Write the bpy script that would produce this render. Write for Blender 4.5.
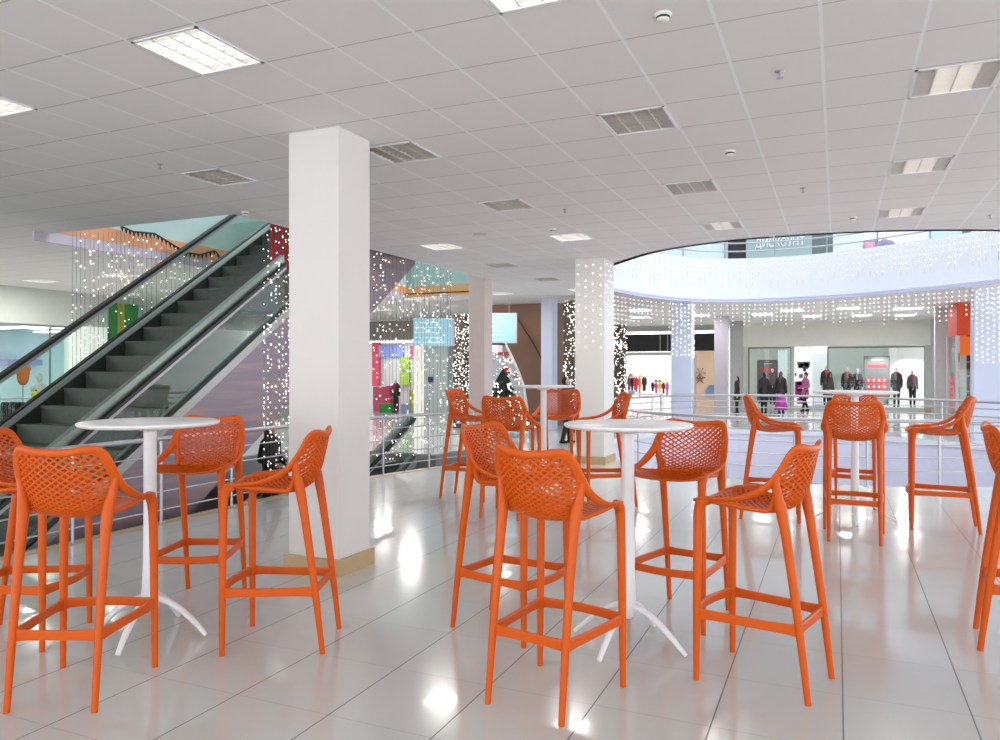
import bpy, bmesh, math, random
from mathutils import Vector, Matrix
from mathutils.geometry import tessellate_polygon
random.seed(7)
PI = math.pi
for o in list(bpy.data.objects): bpy.data.objects.remove(o)
SC = bpy.context.scene
C = SC.collection
# ------------------------------------------------------------------ camera, world, exposure
FPX, HOR, EYE = 761.0, 369.5, 1.6
YAW = math.atan(337 / FPX)
cd = bpy.data.cameras.new('camera'); cam = bpy.data.objects.new('camera', cd); C.objects.link(cam)
cam.location = (0, 0, EYE); cam.rotation_euler = (PI / 2 - math.atan((370 - HOR) / FPX), 0, YAW)
cd.sensor_width = 36; cd.lens = 36 * FPX / 1000; cd.clip_end = 200
SC.camera = cam
w = bpy.data.worlds.new('world'); SC.world = w; w.use_nodes = True
bg = w.node_tree.nodes['Background']; bg.inputs[0].default_value = (0.94, 0.97, 1.0, 1); bg.inputs[1].default_value = 3.5
SC.view_settings.view_transform = 'Standard'; SC.view_settings.look = 'None'
SC.view_settings.gamma = 1; SC.view_settings.use_curve_mapping = False
SC.view_settings.exposure = 0.12
def area(name, loc, rot, sx, sy, e, col=(1, 1, 1)):
    l = bpy.data.lights.new(name, 'AREA'); l.shape = 'RECTANGLE'; l.size = sx; l.size_y = sy; l.energy = e; l.color = col
    o = bpy.data.objects.new(name, l); C.objects.link(o); o.location = loc; o.rotation_euler = rot; return o
# daylight falling down the round atrium from the skylight, plus an escalator well light
area('atrium_skylight', (-0.3, 17, 13.7), (0, 0, 0), 18, 18, 2900, (0.88, 0.93, 1.0))
area('escalator_well_light', (-8.4, 12, 8.0), (0, 0, 0), 3, 8, 160, (0.85, 0.98, 0.95))
cs, sn = math.cos(YAW), math.sin(YAW)
def at(px, py, z):
    d = FPX * (z - EYE) / (HOR - py); x = (px - 500) * d / FPX
    return Vector((x * cs - d * sn, x * sn + d * cs, z))
def onX(px, py, X):
    u = (px - 500) / FPX; d = X / (u * cs - sn); return Vector((X, d * (u * sn + cs), EYE + (HOR - py) * d / FPX))
def onY(px, py, Y):
    u = (px - 500) / FPX; d = Y / (u * sn + cs); return Vector((d * (u * cs - sn), Y, EYE + (HOR - py) * d / FPX))
ZC = 3.483
# ------------------------------------------------------------------ materials
def srgb(r, g, b):
    f = lambda v: (v / 255 / 12.92) if v / 255 <= .04045 else ((v / 255 + .055) / 1.055) ** 2.4
    return (f(r), f(g), f(b), 1)
MATS = {}
def mat(name, col, rough=.5, metal=0, emit=0, emitcol=None, alpha=1, noise=0, nscale=30, bump=0, coat=0, spec=.5):
    if name in MATS: return MATS[name]
    m = bpy.data.materials.new(name); m.use_nodes = True; nt = m.node_tree; b = nt.nodes['Principled BSDF']
    b.inputs['Base Color'].default_value = col; b.inputs['Roughness'].default_value = rough; b.inputs['Metallic'].default_value = metal
    b.inputs['Coat Weight'].default_value = coat; b.inputs['Specular IOR Level'].default_value = spec
    if emit: b.inputs['Emission Color'].default_value = emitcol or col; b.inputs['Emission Strength'].default_value = emit
    b.inputs['Alpha'].default_value = alpha
    if noise or bump:
        tc = nt.nodes.new('ShaderNodeTexCoord'); n = nt.nodes.new('ShaderNodeTexNoise'); n.inputs['Scale'].default_value = nscale
        n.inputs['Detail'].default_value = 4; nt.links.new(tc.outputs['Object'], n.inputs['Vector'])
        if noise:
            mx = nt.nodes.new('ShaderNodeMix'); mx.data_type = 'RGBA'; mx.blend_type = 'MULTIPLY'; mx.inputs[6].default_value = col
            cr = nt.nodes.new('ShaderNodeMapRange'); cr.inputs[3].default_value = 1 - noise; cr.inputs[4].default_value = 1 + noise * .3
            nt.links.new(n.outputs['Fac'], cr.inputs[0]); nt.links.new(cr.outputs[0], mx.inputs[7]); mx.inputs[0].default_value = 1
            nt.links.new(mx.outputs[2], b.inputs['Base Color'])
        if bump:
            bp = nt.nodes.new('ShaderNodeBump'); bp.inputs['Strength'].default_value = bump; bp.inputs['Distance'].default_value = .002
            nt.links.new(n.outputs['Fac'], bp.inputs['Height']); nt.links.new(bp.outputs[0], b.inputs['Normal'])
    MATS[name] = m; return m
def math_node(nt, op, a, b=None, c=None):
    n = nt.nodes.new('ShaderNodeMath'); n.operation = op
    for i, v in enumerate((a, b, c)):
        if v is None: continue
        if isinstance(v, (int, float)): n.inputs[i].default_value = v
        else: nt.links.new(v, n.inputs[i])
    return n.outputs[0]
def tile_mat(name, col, linecol, ax, sx, wx, ay, sy, wy, linecol2=None, rough=.5, var=.04, coat=0, bump=0, spec=.5):
    m = bpy.data.materials.new(name); m.use_nodes = True; nt = m.node_tree; b = nt.nodes['Principled BSDF']
    tc = nt.nodes.new('ShaderNodeTexCoord'); sp = nt.nodes.new('ShaderNodeSeparateXYZ'); nt.links.new(tc.outputs['Object'], sp.inputs[0])
    def line(out, a, s, wd):
        t = math_node(nt, 'DIVIDE', math_node(nt, 'SUBTRACT', out, a), s)
        fl = math_node(nt, 'FLOOR', t); fr = math_node(nt, 'SUBTRACT', t, fl)
        d = math_node(nt, 'MINIMUM', fr, math_node(nt, 'SUBTRACT', 1.0, fr))
        return math_node(nt, 'LESS_THAN', d, wd / 2 / s), fl
    lx, ix = line(sp.outputs[0], ax, sx, wx); ly, iy = line(sp.outputs[1], ay, sy, wy)
    wn = nt.nodes.new('ShaderNodeTexWhiteNoise'); wn.noise_dimensions = '2D'; cb = nt.nodes.new('ShaderNodeCombineXYZ')
    nt.links.new(ix, cb.inputs[0]); nt.links.new(iy, cb.inputs[1]); nt.links.new(cb.outputs[0], wn.inputs['Vector'])
    ns = nt.nodes.new('ShaderNodeTexNoise'); ns.inputs['Scale'].default_value = 9; ns.inputs['Detail'].default_value = 5
    nt.links.new(tc.outputs['Object'], ns.inputs['Vector'])
    v = math_node(nt, 'ADD', math_node(nt, 'MULTIPLY', wn.outputs['Value'], var), math_node(nt, 'MULTIPLY', ns.outputs['Fac'], var))
    v = math_node(nt, 'SUBTRACT', 1 + var, v)
    mx = nt.nodes.new('ShaderNodeMix'); mx.data_type = 'RGBA'; mx.blend_type = 'MULTIPLY'; mx.inputs[0].default_value = 1
    mx.inputs[6].default_value = col; nt.links.new(v, mx.inputs[7])
    m1 = nt.nodes.new('ShaderNodeMix'); m1.data_type = 'RGBA'; nt.links.new(ly, m1.inputs[0]); nt.links.new(mx.outputs[2], m1.inputs[6]); m1.inputs[7].default_value = linecol2 or linecol
    m2 = nt.nodes.new('ShaderNodeMix'); m2.data_type = 'RGBA'; nt.links.new(lx, m2.inputs[0]); nt.links.new(m1.outputs[2], m2.inputs[6]); m2.inputs[7].default_value = linecol
    nt.links.new(m2.outputs[2], b.inputs['Base Color']); b.inputs['Roughness'].default_value = rough; b.inputs['Coat Weight'].default_value = coat
    b.inputs['Coat Roughness'].default_value = .03; b.inputs['Specular IOR Level'].default_value = spec
    anyl = math_node(nt, 'MAXIMUM', lx, ly)
    nt.links.new(math_node(nt, 'ADD', math_node(nt, 'MULTIPLY', anyl, .4), rough), b.inputs['Roughness'])
    if bump:
        bp = nt.nodes.new('ShaderNodeBump'); bp.inputs['Strength'].default_value = bump; bp.inputs['Distance'].default_value = .003
        nt.links.new(math_node(nt, 'SUBTRACT', 1.0, anyl), bp.inputs['Height']); nt.links.new(bp.outputs[0], b.inputs['Normal'])
    MATS[name] = m; return m
def glass_mat(name, col=(.75, .85, .8, 1), f=.12):
    m = bpy.data.materials.new(name); m.use_nodes = True; nt = m.node_tree; nt.nodes.clear()
    out = nt.nodes.new('ShaderNodeOutputMaterial'); mx = nt.nodes.new('ShaderNodeMixShader'); t = nt.nodes.new('ShaderNodeBsdfTransparent')
    g = nt.nodes.new('ShaderNodeBsdfGlossy'); g.inputs['Roughness'].default_value = 0; t.inputs[0].default_value = col
    fr = nt.nodes.new('ShaderNodeFresnel'); fr.inputs[0].default_value = 1.35
    nt.links.new(math_node(nt, 'ADD', math_node(nt, 'MULTIPLY', fr.outputs[0], .25), f * .08), mx.inputs[0])
    nt.links.new(t.outputs[0], mx.inputs[1]); nt.links.new(g.outputs[0], mx.inputs[2]); nt.links.new(mx.outputs[0], out.inputs[0])
    MATS[name] = m; return m
M_floor = tile_mat('glossy_floor_tile', srgb(206, 208, 205), srgb(112, 112, 110), .026, .545, .007, 5.9, .60, .005, srgb(165, 165, 163), rough=.15, var=.04, coat=.22, spec=.5)
M_ceil = tile_mat('ceiling_tile', srgb(236, 233, 232), srgb(246, 246, 248), -.08, .52, .02, 4.26, .575, .012, srgb(200, 197, 195), rough=.85, var=.02, bump=.3)
M_orange = mat('orange_plastic', srgb(212, 88, 6), .40, bump=.15, nscale=400, spec=.32)
M_white = mat('white_table_metal', srgb(238, 238, 240), .3, noise=.02)
M_colw = mat('column_plaster', srgb(226, 222, 219), .75, noise=.03, nscale=3)
M_colb = mat('atrium_column_plaster', srgb(214, 222, 242), .7, noise=.03, nscale=3)
M_base = mat('beige_stone_skirting', srgb(196, 168, 128), .4, noise=.12, nscale=12)
M_fascia = mat('atrium_fascia_paint', srgb(234, 238, 244), .6, noise=.02, nscale=2)
M_lav = mat('lavender_soffit_paint', srgb(196, 198, 226), .6, noise=.03, nscale=2)
M_wallw = mat('pale_wall_paint', srgb(222, 222, 214), .8, noise=.03, nscale=2)
M_wallg = mat('grey_wall_paint', srgb(158, 150, 142), .8, noise=.05, nscale=2)
M_steel = mat('brushed_steel_rail', srgb(186, 184, 190), .3, .7, noise=.05, nscale=60)
M_wire = mat('dark_lighting_cable', srgb(96, 96, 90), .6, noise=.1)
M_bead = mat('fairy_light_bulb', (1, .93, .85, 1), .3, emit=4.0, emitcol=(1, .92, .84, 1), noise=.01)
M_beadw = mat('cool_fairy_light_bulb', (1, .97, .95, 1), .3, emit=3.0, emitcol=(1, .96, .93, 1), noise=.01)
M_esc_dark = mat('escalator_dark_skirt', srgb(46, 52, 48), .35, .3, noise=.1)
M_esc_black = mat('black_handrail_rubber', srgb(26, 28, 27), .4, noise=.1)
M_esc_green = mat('grey_green_escalator_deck', srgb(132, 146, 138), .3, .5, noise=.08, nscale=8)
M_esc_light = mat('light_escalator_deck_metal', srgb(168, 170, 170), .35, .4, noise=.05)
M_step = mat('escalator_step_metal', srgb(86, 92, 86), .5, .3, noise=.3, nscale=18, bump=.3)
M_glass = glass_mat('balustrade_glass', (.88, .93, .90, 1))
M_sglass = glass_mat('shopfront_glass', (.95, .98, .965, 1), .2)
M_brown = mat('brown_cladding', srgb(158, 118, 96), .5, noise=.35, nscale=1.3)
M_dbrown = mat('dark_brown_lattice', srgb(78, 66, 58), .7, noise=.2)
M_black = mat('black_fabric', srgb(24, 24, 27), .8, noise=.2)
M_skin = mat('skin', srgb(214, 165, 140), .6, noise=.05)
M_mann = mat('mannequin_white', srgb(232, 228, 224), .5, noise=.02)
M_red = mat('red_print', srgb(214, 40, 48), .5, noise=.1)
M_lampon = mat('lit_tube', (1, 1, 1, 1), .4, emit=4.6, emitcol=(.90, .95, 1, 1), noise=.01)
M_lampoff = mat('unlit_tube', srgb(236, 232, 226), .4, noise=.02)
M_louv = mat('louver_aluminium', srgb(225, 220, 214), .35, .35, noise=.05)
M_reflw = mat('fixture_reflector', srgb(236, 226, 216), .4, .0, noise=.05)
def clad_mat():
    m = bpy.data.materials.new('mauve_cladding_painted_sheen'); m.use_nodes = True; nt = m.node_tree; b = nt.nodes['Principled BSDF']
    tc = nt.nodes.new('ShaderNodeTexCoord'); mp = nt.nodes.new('ShaderNodeMapping'); mp.inputs['Rotation'].default_value = (.5, 0, 0); mp.inputs['Scale'].default_value = (1, .7, 9)
    n = nt.nodes.new('ShaderNodeTexNoise'); n.inputs['Scale'].default_value = 1.1; n.inputs['Detail'].default_value = 3
    nt.links.new(tc.outputs['Object'], mp.inputs[0]); nt.links.new(mp.outputs[0], n.inputs['Vector'])
    r = nt.nodes.new('ShaderNodeValToRGB'); r.color_ramp.elements[0].position = .45; r.color_ramp.elements[0].color = srgb(134, 124, 138)
    r.color_ramp.elements[1].position = .8; r.color_ramp.elements[1].color = srgb(176, 140, 130)  # warm streaks paint a brushed reflection into the colour
    nt.links.new(n.outputs['Fac'], r.inputs[0]); nt.links.new(r.outputs[0], b.inputs['Base Color'])
    b.inputs['Roughness'].default_value = .38; b.inputs['Metallic'].default_value = .35
    return m
M_clad = clad_mat()
_pc = {}
def paint(r, g, b, rough=.6, emit=0):  # emit adds self-glow, used on some walls and panels that are no lamps
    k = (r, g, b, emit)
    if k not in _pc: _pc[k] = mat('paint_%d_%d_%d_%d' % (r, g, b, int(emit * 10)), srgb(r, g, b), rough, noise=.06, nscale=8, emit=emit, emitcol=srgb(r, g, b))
    return _pc[k]
# ------------------------------------------------------------------ mesh helpers
class MB:
    def __init__(s): s.v = []; s.f = []; s.sm = []
    def add(s, vs, fs, smooth=False):
        n = len(s.v); s.v += [tuple(v) for v in vs]; s.f += [tuple(i + n for i in f) for f in fs]; s.sm += [smooth] * len(fs)
    def box(s, a, b):
        x0, x1 = sorted((a[0], b[0])); y0, y1 = sorted((a[1], b[1])); z0, z1 = sorted((a[2], b[2]))
        s.add([(x0, y0, z0), (x1, y0, z0), (x1, y1, z0), (x0, y1, z0), (x0, y0, z1), (x1, y0, z1), (x1, y1, z1), (x0, y1, z1)],
              [(0, 3, 2, 1), (4, 5, 6, 7), (0, 1, 5, 4), (1, 2, 6, 5), (2, 3, 7, 6), (3, 0, 4, 7)]); return s
    def prism(s, poly, off):  # poly: 3D outline, off: extrusion vector
        n = len(poly); off = Vector(off); vs = [Vector(p) for p in poly]; tri = tessellate_polygon([vs])
        s.add(vs + [p + off for p in vs], [tuple(t) for t in tri] + [tuple(i + n for i in reversed(t)) for t in tri] + [(i, (i + 1) % n, (i + 1) % n + n, i + n) for i in range(n)]); return s
    def tube(s, pts, rad, seg=8, wdir=None, asp=1, closed=False, caps=True):
        pts = [Vector(p) for p in pts]; n = len(pts); rings = []; prev = None
        for i, p in enumerate(pts):
            a = pts[(i - 1) % n] if (i > 0 or closed) else p; b = pts[(i + 1) % n] if (i < n - 1 or closed) else p
            t = (b - a).normalized()
            if wdir is not None: u = Vector(wdir[i] if isinstance(wdir, list) else wdir)
            elif prev is None: u = Vector((0, 0, 1)) if abs(t.z) < .9 else Vector((1, 0, 0))
            else: u = prev
            u = (u - t * u.dot(t)).normalized(); prev = u; vv = t.cross(u)
            r = rad[i] if isinstance(rad, (list, tuple)) else rad; ap = asp[i] if isinstance(asp, (list, tuple)) else asp
            rings.append([p + u * (r * math.cos(2 * PI * k / seg)) + vv * (r * ap * math.sin(2 * PI * k / seg)) for k in range(seg)])
        vs = [q for r in rings for q in r]; fs = []
        for i in range(n if closed else n - 1):
            j = (i + 1) % n
            for k in range(seg): fs.append((i * seg + k, i * seg + (k + 1) % seg, j * seg + (k + 1) % seg, j * seg + k))
        s.add(vs, fs, True)
        if caps and not closed: s.add(rings[0], [tuple(reversed(range(seg)))]); s.add(rings[-1], [tuple(range(seg))])
        return s
    def lathe(s, prof, seg=32, c=(0, 0)):
        n = len(prof); vs = [(c[0] + r * math.cos(2 * PI * k / seg), c[1] + r * math.sin(2 * PI * k / seg), z) for r, z in prof for k in range(seg)]
        s.add(vs, [(i * seg + k, i * seg + (k + 1) % seg, (i + 1) * seg + (k + 1) % seg, (i + 1) * seg + k) for i in range(n - 1) for k in range(seg)], True)
        return s
    def octa(s, p, r):
        x, y, z = p; s.add([(x + r, y, z), (x - r, y, z), (x, y + r, z), (x, y - r, z), (x, y, z + r), (x, y, z - r)],
            [(0, 2, 4), (2, 1, 4), (1, 3, 4), (3, 0, 4), (2, 0, 5), (1, 2, 5), (3, 1, 5), (0, 3, 5)], True); return s
    def build(s, name, m, parent=None, fixn=True):
        me = bpy.data.meshes.new(name); me.from_pydata(s.v, [], s.f); me.materials.append(m)
        me.polygons.foreach_set('use_smooth', s.sm)
        if fixn:
            b = bmesh.new(); b.from_mesh(me); bmesh.ops.recalc_face_normals(b, faces=b.faces); b.to_mesh(me); b.free()
        o = bpy.data.objects.new(name, me); C.objects.link(o)
        if parent: o.parent = parent
        return o
def cr(pts, n=8, closed=False):
    pts = [Vector(p) for p in pts]; out = []; N = len(pts)
    for i in range(N if closed else N - 1):
        p1, p2 = pts[i], pts[(i + 1) % N]
        p0 = pts[(i - 1) % N] if (i > 0 or closed) else p1 * 2 - p2
        p3 = pts[(i + 2) % N] if (i < N - 2 or closed) else p2 * 2 - p1
        for k in range(n):
            t = k / n
            out.append(.5 * ((2 * p1) + (p2 - p0) * t + (2 * p0 - 5 * p1 + 4 * p2 - p3) * t * t + (3 * p1 - p0 - 3 * p2 + p3) * t ** 3))
    if not closed: out.append(pts[-1])
    return out
def crs(vals, n=8, closed=False): return [v.x for v in cr([(v, 0, 0) for v in vals], n, closed)]
def tag(o, label, cat, group=None, kind=None):
    o['label'] = label; o['category'] = cat
    if group: o['group'] = group
    if kind: o['kind'] = kind
    return o
def thing(name, loc, label, cat, group=None, rz=0):
    o = bpy.data.objects.new(name, None); C.objects.link(o); o.location = loc; o.rotation_euler = (0, 0, rz); o.empty_display_size = .1
    return tag(o, label, cat, group)
def struct(o): o['kind'] = 'structure'; return o
def copy_thing(root):
    r = root.copy(); C.objects.link(r)
    for ch in list(root.children):
        c = ch.copy(); C.objects.link(c); c.parent = r
        for g in list(ch.children):
            d = g.copy(); C.objects.link(d); d.parent = c
    return r
def bevel(o, wd, seg=2):
    m = o.modifiers.new('bevel', 'BEVEL'); m.width = wd; m.segments = seg; m.limit_method = 'ANGLE'; return o

# ------------------------------------------------------------------ floor, ceiling with their openings
ring_pts = [(2.03, 12.25), (.9, 11.75), (-.03, 11.55), (-.75, 11.53), (-1.5, 11.62), (-2.5, 12.1), (-3.3, 12.95), (-4.25, 14.3), (-4.75, 16.0), (-4.73, 17.6), (-4.3, 19.4),
            (-3.39, 20.9), (-2.2, 21.5), (-.89, 21.5), (.3, 21.1), (1.36, 20.4), (2.3, 19.7), (3.14, 18.9), (3.9, 17.6), (4.25, 16), (4.0, 14.3), (3.2, 13.1)]
ring = cr([(x, y, 0) for x, y in ring_pts], 5, True)
def slab(name, outer, holes, z0, z1, m, medge=None, edgename=None):
    loops = [[Vector((x, y, 0)) for x, y in outer]] + [[Vector((x, y, 0)) for x, y in h] for h in holes]
    tris = tessellate_polygon(loops); flat = [p for l in loops for p in l]
    mb = MB(); n = len(flat); mb.add([(p.x, p.y, z0) for p in flat] + [(p.x, p.y, z1) for p in flat], [tuple(t) for t in tris] + [tuple(i + n for i in t) for t in tris])
    k = 0
    for l in loops:
        L = len(l); mb.add([(p.x, p.y, z) for z in (z0, z1) for p in l], [(i, (i + 1) % L, (i + 1) % L + L, i + L) for i in range(L)])
    return mb.build(name, m)
rail_path = cr([(-6.42, -1.2, 0), (-6.42, 4, 0), (-6.4, 8, 0), (-6.3, 9.6, 0), (-5.95, 11, 0), (-5.62, 12.0, 0), (-5.72, 13.1, 0), (-6.35, 14.0, 0)], 6)
well_floor = [(p.x - .12, p.y) for p in rail_path] + [(-6.7, 14.0), (-6.9, 13.3), (-6.9, 12.6), (-10, 12.6), (-10, -1.2)]
OUT = [(-20, -7), (12, -7), (12, 36), (-20, 36)]
struct(slab('floor', OUT, [[(p.x, p.y) for p in ring], well_floor], -.02, 0, M_floor))
LX = [-7.62, -5.54, -3.46, -1.38, .70]
fix = [  # x, y, lit, label
 (-3.46, 3.41, 1, 'brightly lit louvred ceiling light above the left, nearest the square column top'),
 (-5.54, 3.41, 1, 'lit louvred ceiling light cut by the left edge of the photo'),
 (-5.54, 5.71, 0, 'unlit louvred ceiling light left of the square column, near the escalator well'),
 (-3.46, 5.71, 0, 'unlit louvred ceiling light touching the right side of the square column top'),
 (-1.38, 5.71, 0, 'unlit warm-toned louvred ceiling light high in the middle of the ceiling'),
 (.70, 5.71, 2, 'large half lit louvred ceiling light at the upper right'),
 (-3.46, 8.01, 0, 'small unlit ceiling light in the centre, between square column and fairy-light column'),
 (-1.38, 8.01, 0, 'unlit ceiling light behind the warm-toned one, third row back'),
 (.70, 8.01, 2, 'half lit ceiling light behind the large upper right one'),
 (-5.54, 10.31, 1, 'lit white ceiling light just in front of the fairy-light curtain by the square column'),
 (-3.46, 10.31, 1, 'lit ceiling light above the far group table, left of the fairy-light column'),
 (-1.38, 10.31, 2, 'striped lit ceiling light close to the atrium edge, upper middle right'),
 (.70, 10.31, 2, 'striped lit ceiling light close to the atrium edge, furthest right'),
 (-1.38, 3.41, 1, 'lit ceiling light cut by the top edge of the photo'),
 (-5.54, 12.61, 0, 'unlit ceiling light above the narrow pinkish column'),
 (-5.54, 14.91, 0, 'unlit far ceiling light behind the narrow pinkish column'),
 (-5.54, 17.21, 1, 'lit far ceiling light beside the brown cladding corner'),
 (-7.62, 17.21, 1, 'lit far ceiling light above the blue information board')]
HX, HY = .25, .27
sq = [[(x - HX, y - HY), (x + HX, y - HY), (x + HX, y + HY), (x - HX, y + HY)] for x, y, l, t in fix]
far_lights = [(at(40, 281, ZC), 'lit far ceiling light at left, beyond the escalator and nearer the left edge'), (at(120, 275, ZC), 'lit far ceiling light seen behind the hanging fairy lights at left'),
              (at(410, 299, ZC), 'lit far ceiling light above the shop, seen through the central light curtain'), (at(383, 310, ZC), 'faint far ceiling light beside the square column, seen through the light curtain')]
sq2 = [[(p.x - HX, p.y - HY), (p.x + HX, p.y - HY), (p.x + HX, p.y + HY), (p.x - HX, p.y + HY)] for p, t in far_lights]
well_ceil = [(-6.68, 7.13), (-6.68, 14.3), (-8.0, 16.6), (-10.0, 16.6), (-10.0, 7.13)]
struct(slab('ceiling', OUT, [[(p.x, p.y) for p in ring], well_ceil] + sq + sq2, ZC, ZC + .03, M_ceil))
for nm_, a_, b_ in [('wall_lower_back_blocker', (-20, 36, -3.7), (12, 36.2, -.02)), ('wall_lower_left_blocker', (-20.2, -7, -3.7), (-20, 36, -.02)), ('wall_lower_right_blocker', (12, -7, -3.7), (12.2, 36, -.02)), ('wall_lower_front_blocker', (-20, -7.2, -3.7), (12, -7, -.02))]:
    struct(MB().box(a_, b_).build(nm_, paint(150, 140, 138)))  # unseen walls added to stop world light entering below the floor
for x_, y_ in [(-2, 24), (2, 24), (-1, 29), (-6, 20), (-12, 8), (-8.5, 2), (-9, 14)]: area('lower_floor_fill', (x_, y_, -.7), (0, 0, 0), 1, 1, 90)  # fill lamps added to brighten the dark lower level, no fixtures modelled
# lower level floor seen through the openings
mb = MB(); mb.box((-20, -7, -3.7), (12, 36, -3.65)); struct(mb.build('floor_lower', paint(176, 162, 166, .3)))
# ------------------------------------------------------------------ fixtures
def fixture(x, y, lit, label, full=True):
    t = thing('ceiling_light', (x, y, ZC), label, 'ceiling light', 'louvred ceiling lights')
    a = MB(); h = .09
    a.box((-HX, -HY, h - .004), (HX, HY, h)); a.box((-HX, -HY, 0), (-HX + .006, HY, h)); a.box((HX - .006, -HY, 0), (HX, HY, h)); a.box((-HX, -HY, 0), (HX, -HY + .006, h)); a.box((-HX, HY - .006, 0), (HX, HY, h))
    a.build('reflector', M_reflw if lit != 1 else M_lampoff, t)
    f = MB(); e = .018
    for p in [((-HX, -HY), (HX, -HY + e)), ((-HX, HY - e), (HX, HY)), ((-HX, -HY), (-HX + e, HY)), ((HX - e, -HY), (HX, HY))]: f.box((*p[0], -.006), (*p[1], .004))
    f.build('frame', M_white, t)
    l = MB()
    for k in range(1, 4):
        q = -HX + k * 2 * HX / 4; l.box((q - .004, -HY + .01, .002), (q + .004, HY - .01, .045))
    for k in range(1, 12 if lit == 2 else 8):
        q = -HY + k * 2 * HY / (12 if lit == 2 else 8); l.box((-HX + .01, q - .002, .004), (HX - .01, q + .002, .04))
    l.build('louver', M_louv, t)
    for k in range(4):
        q = -HX + (k + .5) * 2 * HX / 4; tb = MB(); tb.tube([(q, -HY + .02, .066), (q, HY - .02, .066)], .013, 8)
        tb.build('tube', M_lampon if (lit == 1 or (lit == 2 and k in (1, 2))) else M_lampoff, t)
    return t
def lampglow(x, y, e, z=ZC - .012, s=.44):
    area('ceiling_light_and_fill', (x, y, z), (0, 0, 0), s, s, e, (1, .97, .94))  # area lamp below lit fixtures, also used as added fill
for x, y, lit, lab in fix:
    fixture(x, y, lit, lab)
    if lit: lampglow(x, y, 3 if y < 9 else 18)
for p, lab in far_lights: fixture(p.x, p.y, 1, lab); lampglow(p.x, p.y, 70)
# corridor lights beyond the atrium, flush panels
for i, (px_, py_) in enumerate([(640, 317), (700, 315), (762, 314), (812, 316), (862, 315), (905, 315), (792, 310), (848, 308), (640, 310)]):
    p = at(px_, py_, ZC); tag(MB().box((p.x - .3, p.y - .25, ZC - .02), (p.x + .3, p.y + .25, ZC - .002)).build('ceiling_light_panel', M_lampon), 'flat lit ceiling panel in the far corridor before the shops', 'ceiling light', 'far corridor ceiling panels')
    lampglow(p.x, p.y, 20, ZC - .03)
def detector(p, lab):
    t = thing('smoke_detector', (p.x, p.y, ZC), lab, 'smoke detector', 'ceiling smoke detectors')
    MB().lathe([(0, 0), (.045, 0), (.045, -.012), (.035, -.016), (.035, -.03), (.028, -.04), (0, -.042)], 20).build('body', M_lampoff, t)
    MB().lathe([(.0355, -.016), (.037, -.018), (.037, -.026), (.0355, -.028)], 20).build('vent_ring', M_esc_dark, t)
for p, lab in [((663, 14), 'white smoke detector at the top of the photo, right of centre'), ((730, 151), 'white smoke detector in the middle of the right-hand ceiling'),
               ((853, 217), 'small smoke detector near the atrium edge of the ceiling'), ((553, 229), 'small smoke detector beside the lit light above the far table'),
               ((245, 212), 'small smoke detector near the escalator well corner'), ((772, 236), 'tiny smoke detector on the very edge of the ceiling above the atrium')]:
    detector(at(*p, ZC), lab)
def sprinkler(p, lab):
    t = thing('sprinkler', (p.x, p.y, ZC), lab, 'sprinkler', 'ceiling sprinklers')
    MB().lathe([(0, 0), (.03, 0), (.03, -.005), (.008, -.008), (.008, -.035), (.004, -.04), (0, -.04)], 16).build('head', M_steel, t)
    MB().lathe([(0, -.04), (.022, -.042), (.022, -.045), (0, -.045)], 12).build('deflector', M_steel, t)
for p, lab in [((780, 71), 'small sprinkler head on the upper right ceiling'), ((803, 188), 'sprinkler head right of the second smoke detector'), ((160, 164), 'sprinkler head left of the unlit light near the escalator'),
               ((565, 209), 'sprinkler head above the far table group'), ((917, 245), 'tiny sprinkler head at the ceiling edge above the atrium'), ((990, 215), 'sprinkler head near the right edge of the ceiling')]:
    if p[1] < 240: sprinkler(at(*p, ZC), lab)
p = at(480, 234, ZC); t = thing('air_vent', p, 'small round air vent disc in the ceiling left of the fairy-light column', 'air vent')
MB().lathe([(0, -.012), (.05, -.012), (.055, -.006), (.09, -.006), (.1, 0)], 28).build('vent_disc', paint(190, 186, 188), t)

# ------------------------------------------------------------------ columns
def column(name, x0, x1, y0, y1, lab, m=M_colw, skirt=True, ztop=ZC, group=None, z0=0):
    t = thing(name, ((x0 + x1) / 2, (y0 + y1) / 2, z0), lab, 'column', group); hx, hy = (x1 - x0) / 2, (y1 - y0) / 2
    bevel(MB().box((-hx, -hy, 0), (hx, hy, ztop - z0)).build('shaft', m, t), .006)
    if skirt:
        e = .028; b = MB()
        b.box((-hx - e, -hy - e, 0), (hx + e, -hy - .001, .13)); b.box((-hx - e, hy + .001, 0), (hx + e, hy + e, .13)); b.box((-hx - e, -hy - .001, 0), (-hx - .001, hy + .001, .13)); b.box((hx + .001, -hy - .001, 0), (hx + e, hy + .001, .13))
        b.build('skirting', M_base, t)
    return t
column('column', -4.0, -3.52, 4.87, 5.30, 'large white square column with beige stone skirting in the left foreground')
column('column', -7.0, -6.64, 14.2, 14.6, 'narrow pinkish square column behind the far table group, beside the light curtain', paint(218, 200, 194), ztop=4.4)
colC = column('column', -4.1, -3.58, 12.42, 13.02, 'white column dotted with fairy lights in the middle, by the atrium edge')
column('column', -7.18, -6.86, 18.9, 19.3, 'pale bluish far column in front of the brown cladding', M_colb, False)
P1 = at(681, 302, ZC); P2 = at(987, 288, ZC)
column('column', P1.x - .28, P1.x + .28, P1.y, P1.y + .5, 'pale blue atrium column across the void, left of the grey far columns', M_colb, False)
column('column', P2.x - .26, P2.x + .3, P2.y, P2.y + .5, 'pale blue atrium column covered in lights at the right edge', M_colb, False)
column('column', -3.96, -3.5, 27.6, 28.0, 'grey lavender far column between the peach shop and the grey shop', paint(186, 180, 190), False)
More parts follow.
